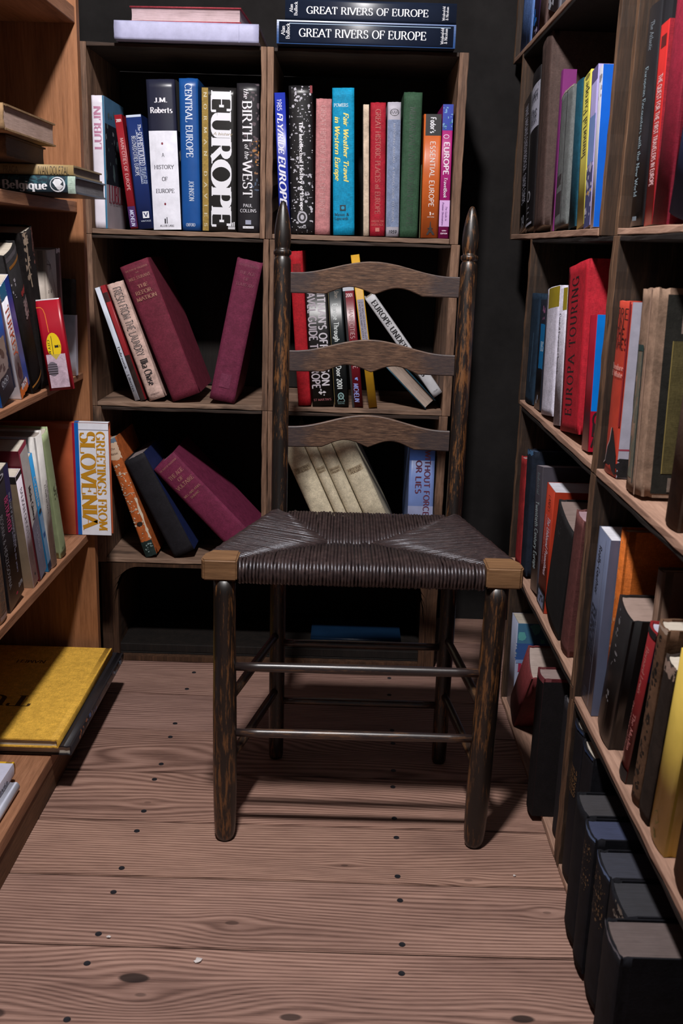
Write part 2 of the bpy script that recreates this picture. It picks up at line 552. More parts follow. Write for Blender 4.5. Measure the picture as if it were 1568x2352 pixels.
# ------------------------------------------------------------------ books
class Deco:
    """Bands, labels and lettering laid on the faces of a cover."""

    def __init__(self, bm, mats, w, h, d, bulge, start=0):
        self.bm, self.mats, self.w, self.h, self.d, self.b, self.layer = bm, mats, w, h, d, bulge, 1

    def slot(self, color, kind):
        m = cover_mat(color, kind)
        if m not in self.mats:
            self.mats.append(m)
        return self.mats.index(m)

    def pt(self, face, a, f, lay):
        """a: 0..1 across the face, f: 0..1 from its top."""
        e = 0.00011 * lay
        z = self.h * (1 - f)
        if face == 'S':
            return (self.w * (a - .5), -self.b * (1 - (2 * a - 1) ** 2) - e, z)
        if face == 'R':
            return (self.w / 2 + e, self.d * a, z)
        if face == 'L':
            return (-self.w / 2 - e, self.d * (1 - a), z)
        if face == 'T':
            return (self.w * (a - .5), self.d * f, self.h + e)
        if face == 'O':                                  # fore edge
            return (self.w * (.5 - a), self.d + e, z)

    def quad(self, face, q, mi, lay):
        try:
            fc = self.bm.faces.new([self.bm.verts.new(self.pt(face, p[0], p[1], lay)) for p in q])
            fc.material_index = mi
        except ValueError:
            pass

    def rect(self, x0, x1, f0, f1, color, face='S', kind='paper', rag=0.0):
        mi, lay = self.slot(color, kind), self.layer
        n = 8 if face == 'S' and self.b > 0 else (6 if rag else 1)
        m = 14 if rag else 1
        def J(i, k, v):
            return v + (random.uniform(-rag, rag) if k else 0)
        grid = [[(x0 + (x1 - x0) * i / n + (random.uniform(-rag, rag) if rag and i in (0, n) else 0),
                  f0 + (f1 - f0) * j / m + (random.uniform(-rag, rag) * .3 if rag and j in (0, m) else 0)) for j in range(m + 1)] for i in range(n + 1)]
        for i in range(n):
            for j in range(m):
                self.quad(face, [grid[i][j + 1], grid[i + 1][j + 1], grid[i + 1][j], grid[i][j]], mi, lay)
        self.layer += 1

    def poly(self, pts, color, face='S', kind='paper'):
        self.quad(face, pts, self.slot(color, kind), self.layer)
        self.layer += 1

    def ellipse(self, cx, cf, rx, rf, color, face='S', kind='ink'):
        n = 20
        self.quad(face, [(cx + rx * math.cos(2 * math.pi * i / n), cf - rf * math.sin(2 * math.pi * i / n)) for i in range(n)], self.slot(color, kind), self.layer)
        self.layer += 1

    def line(self, pts, wa, color, face='S', kind='ink'):
        """A thin drawn line through (a, f) points, wa wide in metres."""
        W = self.w if face == 'S' else self.d
        mi = self.slot(color, kind)
        P = [(a * W, f * self.h) for a, f in pts]
        for q in nib(P, wa, wa):
            self.quad(face, [(x / W, y / self.h) for x, y in q], mi, self.layer)
        self.layer += 1

    def text(self, s, mode, f0, f1, c, hh, color, style='roman', face='S', kind='ink', space=.06):
        """mode v: reads downwards, u: upwards, h: across. f0..f1 the run of the line, c its centre, hh the letter height (all fractions)."""
        W = self.w if face == 'S' else self.d
        mi, lay = self.slot(color, kind), self.layer
        qs, L = lettering(s, style, space)
        for q, kk in qs:
            if mode == 'v':
                p = [(c - hh / 2 + y * hh, f0 + (f1 - f0) * x / L) for x, y in q]
            elif mode == 'u':
                p = [(c + hh / 2 - y * hh, f1 - (f1 - f0) * x / L) for x, y in q]
            else:
                hf = hh * W / self.h
                p = [(f0 + (f1 - f0) * x / L, c + hf / 2 - y * hf) for x, y in q]
            self.quad(face, p, mi, lay + .13 * kk)
        self.layer += 2

    def flecks(self, n, color, face='S', size=.05, kind='paper', box=(0, 1, 0, 1), asp=.35):
        mi = self.slot(color, kind)
        W = self.w if face == 'S' else self.d
        for fk in range(n):
            ca, cf = random.uniform(box[0], box[1]), random.uniform(box[2], box[3])
            k = random.randint(4, 7)
            r = size * random.uniform(.3, 1)
            t0 = random.uniform(0, 6.28)
            sx, sy = random.uniform(asp, 1), random.uniform(asp, 1)
            pts = []
            for i in range(k):
                t = t0 - 2 * math.pi * i / k
                rr = r * random.uniform(.55, 1)
                a = ca + rr * math.cos(t) * sx
                f = cf + rr * math.sin(t) * sy * W / self.h
                pts.append((min(max(a, .01), .99), min(max(f, .004), .996)))
            self.quad(face, pts, mi, self.layer + .06 * (fk % 15))
        self.layer += 1


def make_book(mat4, w, h, d, color, label, deco=None, kind='paper', hard=True, bulge=None, pages=(196, 186, 172), group=None, wear=0.0, back=None, loose=False, board_t=None):
    """A book at mat4: x its thickness, y from the spine to the fore edge, z from tail to head."""
    t = board_t or (0.0024 if hard else 0.0007)
    t = min(t, w * .22)
    sq = 0.0028 if hard else 0.0
    b = bulge if bulge is not None else (min(.0035, w * .11) if hard else 0.0002)
    root = empty('hardcover_book' if hard else 'paperback_book', label, 'book', group, mat4)
    bm = bmesh.new()
    mats = [cover_mat(color, kind)]
    # U-shaped cover section, outside then inside
    n = 8
    hin = 0.0009 if hard and w > .012 else 0
    outer = [(-w / 2, d), (-w / 2, .012), (-w / 2 + hin, .0075), (-w / 2, .003)] if hin else [(-w / 2, d), (-w / 2, .002)]
    for i in range(n + 1):
        a = i / n
        outer.append((w * (a - .5), -b * (1 - (2 * a - 1) ** 2)))
    outer += [(w / 2, .003), (w / 2 - hin, .0075), (w / 2, .012), (w / 2, d)] if hin else [(w / 2, .002), (w / 2, d)]
    def inset(p, i):
        x, y = p
        if y > .0029 or (not hin and y > .0015):
            return (x + t, y) if x < 0 else (x - t, y)
        return (x * (w / 2 - t) / (w / 2), y + t)
    inner = [inset(p, i) for i, p in enumerate(outer)]
    m = 18 if wear else 2
    cols = []
    for k in range(m + 1):
        z = h * k / m
        oc, ic = [], []
        for i, (p, q) in enumerate(zip(outer, inner)):
            dz = 0
            if wear and k in (0, m) and 2 <= i <= len(outer) - 3:
                dz = random.uniform(-wear, wear * .4) * .6 if k == m else random.uniform(0, wear) * .5
            jx = random.uniform(-wear, wear) * .10 if wear else 0
            oc.append(bm.verts.new((p[0] + jx * .3, p[1] + jx, z + dz)))
            ic.append(bm.verts.new((q[0] + jx * .3, q[1] + jx, z + dz)))
        cols.append((oc, ic))
    fs = []
    for (o0, i0), (o1, i1) in zip(cols, cols[1:]):
        for k in range(len(outer) - 1):
            fs.append(bm.faces.new((o0[k], o0[k + 1], o1[k + 1], o1[k])))
            fs.append(bm.faces.new((i0[k + 1], i0[k], i1[k], i1[k + 1])))
        for k in (0, len(outer) - 1):
            fs.append(bm.faces.new((o0[k], o1[k], i1[k], i0[k]) if k == 0 else (o0[k], i0[k], i1[k], o1[k])))
    for (oc, ic), flip in ((cols[0], True), (cols[-1], False)):
        for k in range(len(outer) - 1):
            q = (oc[k], oc[k + 1], ic[k + 1], ic[k])
            fs.append(bm.faces.new(q if not flip else q[::-1]))
    bmesh.ops.recalc_face_normals(bm, faces=fs)
    for f in fs:
        nv = f.normal
        if abs(nv.z) < .5 and abs(nv.y) > .15:
            f.smooth = True
    D = Deco(bm, mats, w, h, d, b)
    if deco:
        deco(D)
    link_mesh('cover', bm, mats, root)
    # page block with a hollow fore edge
    bm = bmesh.new()
    pw = w / 2 - t - .00015
    y0 = t + .0012 - (b if hard else 0) * .3
    y1 = d - (sq if hard else .0003)
    prof = [(-pw, y1)] + [(-pw, y0 + .002)] + [(pw * (2 * i / 6 - 1), y0 - b * .5 * (1 - (2 * i / 6 - 1) ** 2)) for i in range(7)] + [(pw, y0 + .002)] + [(pw, y1)]
    if hard:
        prof += [(pw * (1 - 2 * i / 6), y1 - b * .9 * (1 - (1 - 2 * i / 6) ** 2)) for i in range(1, 6)]
    zs = (sq, h - sq - (0 if hard else .0004))
    r0 = [bm.verts.new((x, y, zs[0])) for x, y in prof]
    r1 = [bm.verts.new((x, y, zs[1])) for x, y in prof]
    K = len(prof)
    for k in range(K):
        bm.faces.new((r0[k], r0[(k + 1) % K], r1[(k + 1) % K], r1[k]))
    bm.faces.new(r0[::-1])
    bm.faces.new(r1)
    bmesh.ops.recalc_face_normals(bm, faces=bm.faces[:])
    link_mesh('page_block', bm, [page_mat(pages)], root)
    return root


def axes(X, Y, Z, org):
    m = Matrix((X, Y, Z)).transposed().to_4x4()
    m.translation = org
    return m


class Plane:
    """An upright shelf front: spines stand on it and face the aisle."""

    def __init__(self, axis, val, u, n):
        self.axis, self.val, self.u, self.n = axis, val, Vector(u), Vector(n)

    def at(self, p, val=None):
        return hit(p, self.axis, self.val if val is None else val)


REAR = Plane(1, 2.008, (1, 0, 0), (0, -1, 0))
LEFT = Plane(0, -0.490, (0, 1, 0), (1, 0, 0))
RIGHT = Plane(0, 0.343, (0, -1, 0), (-1, 0, 0))
NEARR = Plane(0, 0.362, (0, -1, 0), (-1, 0, 0))


PENDING = []


def shelf_run(lo, hi):
    """Start a run of books between two uprights at lo and hi (along the shelf front)."""
    settle()
    PENDING.append((lo, hi))


def stand(pl, tl, tr, bl, br, shelf, color, depth, label, deco=None, val=None, wk=1.0, shift=0.0, free=False, flip=False, back=0.0, key=None, **kw):
    """A book standing on the shelf at height `shelf`, its spine where the four corners are seen."""
    P = [pl.at(p, val) for p in (tl, tr, bl, br)]
    top, bot = (P[0] + P[1]) / 2, (P[2] + P[3]) / 2
    up = top - bot
    ang = math.atan2(up.dot(pl.u), up.z)
    if abs(ang) < 0.008:
        ang = 0.0
    h = math.hypot(up.dot(pl.u), up.z)
    acr = pl.u * math.cos(ang) - Vector((0, 0, 1)) * math.sin(ang)
    w = max(.004, ((P[1] - P[0]).dot(acr) + (P[3] - P[2]).dot(acr)) / 2) * wk
    low = shelf + .0006 + abs(w / 2 * math.sin(ang))
    k = low - bot.z
    uc = bot.dot(pl.u) + (k * math.tan(ang) if abs(ang) > .02 else 0) + shift
    h -= k / max(.2, math.cos(ang))
    PENDING.append(dict(pl=pl, u=uc, w=w, h=h, ang=ang, shelf=shelf, n=bot.dot(pl.n) - back, d=depth, color=color, label=label, deco=deco, kw=kw, free=free, flip=flip, key=key))


def _rect(b):
    c, s = math.cos(b['ang']), math.sin(b['ang'])
    z0 = b['shelf'] + .0006 + abs(b['w'] / 2 * s)
    f = lambda x, z: (b['u'] + x * c + z * s, z0 - x * s + z * c)
    w = b['w'] / 2
    return [f(-w, 0), f(w, 0), f(w, b['h']), f(-w, b['h'])]


def _span(poly, z):
    xs = []
    for p, q in zip(poly, poly[1:] + poly[:1]):
        if (p[1] - z) * (q[1] - z) <= 0 and p[1] != q[1]:
            xs.append(p[0] + (q[0] - p[0]) * (z - p[1]) / (q[1] - p[1]))
    return (min(xs), max(xs)) if xs else None


def settle():
    """Push touching books of the run apart until none cuts into another, then build them."""
    if not PENDING:
        return
    lo, hi = PENDING[0]
    B = PENDING[1:]
    PENDING.clear()
    M_ = .0011
    for it in range(160):
        B.sort(key=lambda b: b['key'] if b.get('key') is not None else b['u'] + b['h'] / 2 * math.sin(b['ang']))
        worst = 0
        for i, a in enumerate(B):
            pa = _rect(a)
            xs = [p[0] for p in pa]
            if not a['free']:
                if min(xs) < lo + M_:
                    a['u'] += lo + M_ - min(xs)
                if max(xs) > hi - M_:
                    a['u'] -= max(xs) - hi + M_
            for b in B[i + 1:]:
                if a['n'] - a['d'] > b['n'] or b['n'] - b['d'] > a['n']:
                    continue
                pa, pb = _rect(a), _rect(b)
                z0, z1 = max(min(p[1] for p in pa), min(p[1] for p in pb)), min(max(p[1] for p in pa), max(p[1] for p in pb))
                if z1 <= z0:
                    continue
                zs = [z0 + (z1 - z0) * k / 24 for k in range(25)] + [p[1] for p in pa + pb if z0 < p[1] < z1]
                pen = -9
                for z in zs:
                    sa, sb = _span(pa, z), _span(pb, z)
                    if sa and sb:
                        pen = max(pen, sa[1] - sb[0])
                pen += M_
                if pen > 1e-6:
                    worst = max(worst, pen)
                    a['u'] -= pen / 2
                    b['u'] += pen / 2
                    if it > 12:
                        a['w'] *= .985
                        b['w'] *= .985
        if worst < 1e-5:
            break
    for b in B:
        pl, ang = b['pl'], b['ang']
        up = Vector((0, 0, 1))
        Z = pl.u * math.sin(ang) + up * math.cos(ang)
        X = pl.u * math.cos(ang) - up * math.sin(ang)
        org = pl.u * b['u'] + pl.n * b['n'] + up * (b['shelf'] + .0006 + abs(b['w'] / 2 * math.sin(ang)))
        A = axes(-X, pl.n, Z, org - pl.n * b['d']) if b.get('flip') else axes(X, -pl.n, Z, org)
        make_book(A, b['w'], b['h'], b['d'], b['color'], b['label'], b['deco'], **b['kw'])


def lie(org, along, thick, length, depth, color, label, deco=None, into=(0, 1, 0), **kw):
    """A book lying flat: spine centre-line starts (head) at org and runs along `along`; `into` points from spine to fore edge."""
    a, Y = Vector(along).normalized(), Vector(into).normalized()
    Z = -a
    X = Y.cross(Z).normalized()
    tail = Vector(org) + a * length + Vector((0, 0, thick / 2 + .0004))
    return make_book(axes(X, Y, Z, tail), thick, length, depth, color, label, deco, **kw)


# ------------------------------------------------------------------ room shell
def dark_plaster(name, c):
    m, nt, b = _new(name)
    f = noise(nt, objvec(nt), 9, 6, 0.7)
    nt.links.new(ramp(nt, f, [(0.3, scale_c(lin(c), 0.7)), (0.7, scale_c(lin(c), 1.2))]), b.inputs['Base Color'])
    b.inputs['Roughness'].default_value = 0.95
    b.inputs['Specular IOR Level'].default_value = 0.1
    return m


WALLM = dark_plaster('wall_dark_paint', (34, 32, 32))


def wall(name, lo, hi):
    bm = bmesh.new()
    add_box(bm, lo, hi)
    return structure(link_mesh(name, bm, [WALLM]))


wall('wall_back', (-1.0, 2.32, -.05), (1.0, 2.38, 2.3))
wall('wall_left', (-0.9, -0.9, -.05), (-0.84, 2.32, 2.3))
wall('wall_right', (0.80, -0.9, -.05), (0.86, 2.32, 2.3))

PLANK_Y = [-0.75, -0.6, -0.45, -0.30, -0.15, 0.0, 0.15, 0.30, 0.45, 0.60, 0.75, 0.945, 1.0975, 1.244, 1.385, 1.536, 1.69, 1.841, 2.0, 2.16, 2.3195]
KNOTS = [(-.130, 1.149, .006, .55), (-.239, 1.040, .012, .9), (-.225, 1.012, .006, .5), (-.042, .983, .009, .8), (.233, .992, .010, .9), (-.395, .975, .012, .8),
         (.199, 1.258, .004, .4), (-.30, 1.44, .004, .4), (.02, 1.285, .004, .5), (.30, 1.19, .004, .4)]


def floor_mat():
    m, nt, b = _new('floor_pine_boards')
    tc = nt.nodes.new('ShaderNodeTexCoord')
    P = tc.outputs['Object']
    at = nt.nodes.new('ShaderNodeAttribute')
    at.attribute_name = 'plank'
    seed = at.outputs['Fac']
    sx = nt.nodes.new('ShaderNodeSeparateXYZ')
    nt.links.new(P, sx.inputs[0])
    X, Y = sx.outputs[0], sx.outputs[1]

    def vec(kx, ky, ks):
        c = nt.nodes.new('ShaderNodeCombineXYZ')
        nt.links.new(math_n(nt, 'MULTIPLY', X, kx), c.inputs[0])
        nt.links.new(math_n(nt, 'MULTIPLY', Y, ky), c.inputs[1])
        nt.links.new(math_n(nt, 'MULTIPLY', seed, ks), c.inputs[2])
        return c.outputs[0]

    n1 = noise(nt, vec(1.1, 6.0, 17.3), 1.0, 1, 0.4)
    n2 = noise(nt, vec(3.0, 30.0, 5.1), 1.0, 2, 0.5)
    ph = math_n(nt, 'ADD', Y, math_n(nt, 'MULTIPLY', math_n(nt, 'SUBTRACT', n1, 0.5), math_n(nt, 'ADD', 0.11, math_n(nt, 'MULTIPLY', math_n(nt, 'LESS_THAN', seed, 0.2), 0.26))))
    ph = math_n(nt, 'ADD', ph, math_n(nt, 'MULTIPLY', math_n(nt, 'SUBTRACT', n2, 0.5), 0.005))
    dark = None
    for kx, ky, r, st in KNOTS:
        dx = math_n(nt, 'MULTIPLY', math_n(nt, 'SUBTRACT', X, kx), 0.45)
        dy = math_n(nt, 'SUBTRACT', Y, ky)
        d2 = math_n(nt, 'ADD', math_n(nt, 'MULTIPLY', dx, dx), math_n(nt, 'MULTIPLY', dy, dy))
        e = math_n(nt, 'EXPONENT', math_n(nt, 'MULTIPLY', d2, -1.0 / (2 * (r * 2.6) ** 2)))
        ph = math_n(nt, 'ADD', ph, math_n(nt, 'MULTIPLY', math_n(nt, 'MULTIPLY', e, dy), -0.9))
        k = math_n(nt, 'SUBTRACT', 1.0, math_n(nt, 'MULTIPLY', math_n(nt, 'ADD', d2, math_n(nt, 'MULTIPLY', math_n(nt, 'SUBTRACT', n2, 0.5), r * r * .9)), 1.0 / (r * .72) ** 2))
        k = math_n(nt, 'MULTIPLY', k, 2.2, True)
        k = math_n(nt, 'MULTIPLY', k, st)
        dark = k if dark is None else math_n(nt, 'MAXIMUM', dark, k)
    fq = math_n(nt, 'ADD', 620.0, math_n(nt, 'MULTIPLY', seed, 560.0))
    s = math_n(nt, 'SINE', math_n(nt, 'MULTIPLY', ph, fq))
    s = math_n(nt, 'ADD', math_n(nt, 'MULTIPLY', s, 0.5), 0.5)
    fine = noise(nt, vec(16, 700, 9), 1.0, 3, 0.7)
    grain = math_n(nt, 'ADD', math_n(nt, 'MULTIPLY', s, 0.30), math_n(nt, 'MULTIPLY', fine, 0.70))
    A, B_, C_ = lin((86, 64, 57)), lin((142, 113, 102)), lin((180, 149, 136))
    col = ramp(nt, grain, [(0.22, A), (0.44, B_), (0.74, C_)])
    tone = noise(nt, vec(2.2, 9, 3), 1.0, 5, 0.65)
    col = mixc(nt, 1.0, col, ramp(nt, tone, [(0.3, (0.62, 0.58, 0.58, 1)), (0.6, (1.04, 1.02, 1.0, 1))]), 'MULTIPLY')
    hue = ramp(nt, seed, [(0.0, (1.0, 0.93, 0.88, 1)), (0.5, (0.9, 0.86, 0.88, 1)), (1.0, (1.06, 1.0, 0.93, 1))])
    col = mixc(nt, 1.0, col, hue, 'MULTIPLY')
    scuff = noise(nt, vec(30, 90, 1), 1.0, 6, 0.75)
    col = mixc(nt, ramp(nt, scuff, [(0.66, (0, 0, 0, 1)), (0.78, (0.5, 0.5, 0.5, 1))]), col, lin((52, 38, 36)))
    col = mixc(nt, dark, col, lin((30, 20, 18)))
    nt.links.new(col, b.inputs['Base Color'])
    b.inputs['Roughness'].default_value = 0.62
    b.inputs['Specular IOR Level'].default_value = 0.3
    bump(nt, b, grain, 0.5, 0.0011)
    return m


def build_floor():
    bm = bmesh.new()
    lay = bm.faces.layers.float.new('plank')
    rs = random.Random(3)
    fixed = {0.945: .25, 1.0975: .72, 1.244: .9, 1.385: .08, 1.536: .15, 1.69: .5, 1.841: .35, 0.75: .02}
    for y0, y1 in zip(PLANK_Y, PLANK_Y[1:]):
        before = set(bm.faces)
        add_box(bm, (-0.84, y0 + .0014, -0.025), (0.80, y1 - .0014, 0.0), 1, 0, 0)
        sd = fixed.get(y0, rs.random())
        nf = [f for f in bm.faces if f not in before]
        ed = list({e for f in nf for e in f.edges if abs(e.verts[0].co.z) < 1e-5 and abs(e.verts[1].co.z) < 1e-5 and abs(e.verts[0].co.x - e.verts[1].co.x) > .5})
        bmesh.ops.bevel(bm, geom=ed, offset=.0012, segments=2, affect='EDGES')
        for f in bm.faces:
            if f not in before:
                f[lay] = sd
    add_box(bm, (-0.84, -0.75, -0.05), (0.80, 2.3195, -0.026), mat=1)
    # nail heads driven into the boards
    for y in (1.715, 1.663, 1.564, 1.512, 1.415, 1.359, 1.263, 1.208, 1.117, 1.064, 0.969, 0.91, 1.87, 1.95):
        for x in (-.302, .096):
            yy = y + random.uniform(-.002, .002)
            xx = x + random.uniform(-.002, .002) + (1.2 - y) * .02 * (-1 if x > 0 else 0)
            top = [bm.verts.new((xx + .0042 * math.cos(t), yy + .0042 * math.sin(t), .0007)) for t in (2 * math.pi * k / 12 for k in range(12))]
            mid = bm.verts.new((xx, yy, .0003))
            low = [bm.verts.new((v.co.x * 1 + (v.co.x - xx) * .15, v.co.y + (v.co.y - yy) * .15, -.0005)) for v in top]
            for k in range(12):
                f = bm.faces.new((top[k], top[(k + 1) % 12], mid))
                f.material_index = 2
                f = bm.faces.new((low[k], low[(k + 1) % 12], top[(k + 1) % 12], top[k]))
                f.material_index = 2
    under = dark_plaster('under_floor', (20, 16, 15))
    nm, nt, b = _new('iron_nail')
    b.inputs['Base Color'].default_value = lin((52, 52, 58))
    b.inputs['Metallic'].default_value = 0.6
    b.inputs['Roughness'].default_value = 0.45
    return structure(link_mesh('floor', bm, [floor_mat(), under, nm]))


build_floor()


# ------------------------------------------------------------------ crates standing on their sides
def crate(mp, a0, a1, d1, z0, z1, label, group, mats, side=.018, floor_t=.010, top_t=.007, top=True, edge=None):
    """mp(a, d, z) -> world. a along the front, d into the depth."""
    mx, my, mz, mb = mats
    sl, sr = side if hasattr(side, '__len__') else (side, side)
    org = Vector(mp((a0 + a1) / 2, d1 / 2, z0))
    root = empty('wooden_crate', label, 'crate', group, Matrix.Translation(org))

    def bd(name, a, b, d, e, z, y, mat, axis, jit=.0007):
        p, q = Vector(mp(a, d, z)) - org, Vector(mp(b, e, y)) - org
        lo = [min(p[i], q[i]) for i in range(3)]
        hi = [max(p[i], q[i]) for i in range(3)]
        return board(name, lo, hi, mat, root, axis, jit)

    ax = 0 if abs((Vector(mp(1, 0, 0)) - Vector(mp(0, 0, 0))).x) > .5 else 1
    fd = (Vector(mp(a0, 1, 0)) - Vector(mp(a0, 0, 0))).normalized()
    for q0, q1 in ((a0, a0 + sl), (a1 - sr, a1)):
        sp = bd('side_panel', q0, q1, 0, d1, z0, z1, mz, 2)
        if edge:                                        # front edge painted lighter, as if lit, against the darkened faces
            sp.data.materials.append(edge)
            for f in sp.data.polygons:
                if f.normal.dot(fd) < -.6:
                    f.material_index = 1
    n, gap = 3, .004
    dd = (d1 - .008 - gap * (n - 1)) / n
    for i in range(n):
        s = i * (dd + gap)
        bd('bottom_slat', a0 + sl + .0004, a1 - sr - .0004, s, s + dd, z0 + .0005 + random.uniform(0, .0004), z0 + floor_t - (0 if i == 0 else .0006), mx, ax)
    if top:
        bd('top_board', a0 + sl + .0004, a1 - sr - .0004, 0.001, d1 - .008, z1 - top_t, z1 - .0005, wood_mat('crate_top_shaded', (30, 23, 19), (48, 36, 30), (76, 58, 48), ax, stain=.4) if ax == 0 else mb, ax)  # rear crates: darker copy of the wood, underside shade put into its colour
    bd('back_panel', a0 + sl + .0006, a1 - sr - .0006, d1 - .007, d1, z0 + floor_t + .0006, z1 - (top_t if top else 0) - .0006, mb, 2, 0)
    return root


rear = lambda a, d, z: (a, 2.0 + d, z)
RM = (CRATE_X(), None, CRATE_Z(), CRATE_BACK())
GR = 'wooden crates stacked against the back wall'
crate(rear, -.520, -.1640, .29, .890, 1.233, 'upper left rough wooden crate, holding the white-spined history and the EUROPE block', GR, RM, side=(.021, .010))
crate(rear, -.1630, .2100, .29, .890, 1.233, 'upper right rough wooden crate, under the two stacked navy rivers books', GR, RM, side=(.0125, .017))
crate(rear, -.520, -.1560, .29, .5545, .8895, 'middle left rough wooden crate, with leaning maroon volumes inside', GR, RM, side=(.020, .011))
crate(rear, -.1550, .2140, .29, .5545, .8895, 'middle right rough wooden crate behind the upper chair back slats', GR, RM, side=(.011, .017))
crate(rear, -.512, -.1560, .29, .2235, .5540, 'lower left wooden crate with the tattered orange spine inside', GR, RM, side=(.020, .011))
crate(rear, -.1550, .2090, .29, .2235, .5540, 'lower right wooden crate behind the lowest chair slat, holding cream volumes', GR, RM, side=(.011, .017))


def bottom_bin():
    """Dark box under the crates, its opening with rounded corners."""
    root = empty('wooden_bin', 'dark wooden bin with rounded opening on the floor under the crates', 'box', None, Matrix.Translation((-.14, 2.0, 0)))
    x0, x1, z0, z1 = -.505 + .14, .209 + .14, 0.0, .2225
    wd = wood_mat('bin_wood', (40, 26, 18), (66, 44, 30), (96, 66, 46), 2, stain=.5, blotch=(20, 15, 13))
    board('side_panel', (x0, .0, z0 + .0005), (x0 + .022, .29, z1), wd, root, 2)
    board('side_panel', (x1 - .022, .0, z0 + .0005), (x1, .29, z1), wd, root, 2)
    board('back_panel', (x0 + .023, .28, z0 + .0005), (x1 - .023, .289, z1), CRATE_BACK(), root, 2)
    board('bottom_board', (x0 + .023, .017, z0 + .0005), (x1 - .023, .279, z0 + .016), CRATE_BACK(), root, 0, 0)
    board('front_lip', (x0 + .023, .0165, z0 + .0165), (x1 - .023, .028, z0 + .034), CRATE_BACK(), root, 0, 0)
    bm = bmesh.new()
    a0, a1 = x0 + .0225, x1 - .0225
    r = .045
    inn = [(a0 + .012, .012)] + [(a0 + .012 + r - r * math.cos(t), z1 - .008 - r + r * math.sin(t)) for t in (math.pi / 2 * i / 8 for i in range(9))] + \
          [(a1 - .012 - r + r * math.sin(t), z1 - .008 - r + r * math.cos(t)) for t in (math.pi / 2 * i / 8 for i in range(9))] + [(a1 - .012, .012)]
    out = [(a0, .0008)] + [(a0, .05 + (z1 - .05) * i / 8) for i in range(9)] + [(a1, z1 - (z1 - .05) * i / 8) for i in range(9)] + [(a1, .0008)]
    V = lambda p, y: bm.verts.new((p[0], y, p[1]))
    n = len(inn)
    fi, fo, bi, bo = [V(p, .002) for p in inn], [V(p, .002) for p in out], [V(p, .016) for p in inn], [V(p, .016) for p in out]
    for k in range(n):
        j = (k + 1) % n
        bm.faces.new((fo[k], fo[j], fi[j], fi[k]))
        bm.faces.new((bo[k], bi[k], bi[j], bo[j]))
        bm.faces.new((fi[k], fi[j], bi[j], bi[k]))
        bm.faces.new((fo[k], bo[k], bo[j], fo[j]))
    bmesh.ops.recalc_face_normals(bm, faces=bm.faces[:])
    link_mesh('face_frame', bm, [wd], root)


bottom_bin()

# ------------------------------------------------------------------ bookcase on the left
def bookcase():
    org = Vector((-.6, 1.1, 0))
    root = empty('bookcase', 'brown wooden bookcase along the left side with open shelves', 'bookcase', None, Matrix.Translation(org))
    y0, y1, x0, x1 = .45, 1.842, -.79, -.484

    def bd(name, lo, hi, mat, axis, jit=.0006, bev=.0012):
        return board(name, Vector(lo) - org, Vector(hi) - org, mat, root, axis, jit, bev=bev)

    bd('end_panel', (x0, y1, .0005), (-.474, y1 + .020, 1.66), BOOKCASE_Z(), 2, .0003)
    bd('end_panel', (x0, y0 - .020, .0005), (-.474, y0, 1.66), BOOKCASE_Z(), 2, .0003)
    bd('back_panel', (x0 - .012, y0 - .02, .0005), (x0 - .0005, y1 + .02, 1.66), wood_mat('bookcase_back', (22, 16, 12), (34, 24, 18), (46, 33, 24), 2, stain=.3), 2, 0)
    g = .0006
    for z, t, xe in ((.9435, .0185, x1), (.6415, .0115, x1), (.335, .0155, x1), (.072, .0215, -.457), (1.258, .026, -.476), (1.62, .018, x1)):
        bd('shelf', (x0, y0 + g, z - t), (xe, y1 - g, z), BOOKCASE_Y(), 1, .0004)
    bd('kick_board', (-.483, y0 + g, .0005), (-.459, y1 - g, .0499), BOOKCASE_EDGE(), 1)
    return root


bookcase()

# ------------------------------------------------------------------ crates on the right
right = lambda a, d, z: (.335 + d, a, z)
right_set = lambda a, d, z: (.353 + d, a, z)
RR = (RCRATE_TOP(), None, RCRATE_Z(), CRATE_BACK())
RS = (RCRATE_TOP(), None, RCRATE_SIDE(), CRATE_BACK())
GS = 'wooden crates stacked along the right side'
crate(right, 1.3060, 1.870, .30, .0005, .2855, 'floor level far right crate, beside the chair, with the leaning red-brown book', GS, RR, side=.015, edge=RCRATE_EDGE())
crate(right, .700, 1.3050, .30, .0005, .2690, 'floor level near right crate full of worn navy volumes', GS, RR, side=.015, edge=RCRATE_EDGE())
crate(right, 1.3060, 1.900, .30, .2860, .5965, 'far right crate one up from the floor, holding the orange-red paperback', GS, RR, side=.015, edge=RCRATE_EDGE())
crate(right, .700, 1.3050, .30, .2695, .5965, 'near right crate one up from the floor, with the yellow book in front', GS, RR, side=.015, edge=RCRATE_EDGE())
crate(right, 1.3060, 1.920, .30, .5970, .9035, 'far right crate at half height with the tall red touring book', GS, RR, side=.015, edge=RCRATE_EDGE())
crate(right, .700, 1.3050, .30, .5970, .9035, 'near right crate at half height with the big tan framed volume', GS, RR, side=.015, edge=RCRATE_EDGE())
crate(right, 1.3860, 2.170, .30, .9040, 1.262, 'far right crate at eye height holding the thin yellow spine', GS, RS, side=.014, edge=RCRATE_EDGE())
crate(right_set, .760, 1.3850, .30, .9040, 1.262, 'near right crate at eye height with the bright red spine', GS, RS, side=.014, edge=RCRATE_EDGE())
crate(right, 1.330, 2.285, .30, 1.2625, 1.60, 'topmost right crate, cut off by the upper edge, with the pale blue spine', GS, RR, side=.014, edge=RCRATE_EDGE())


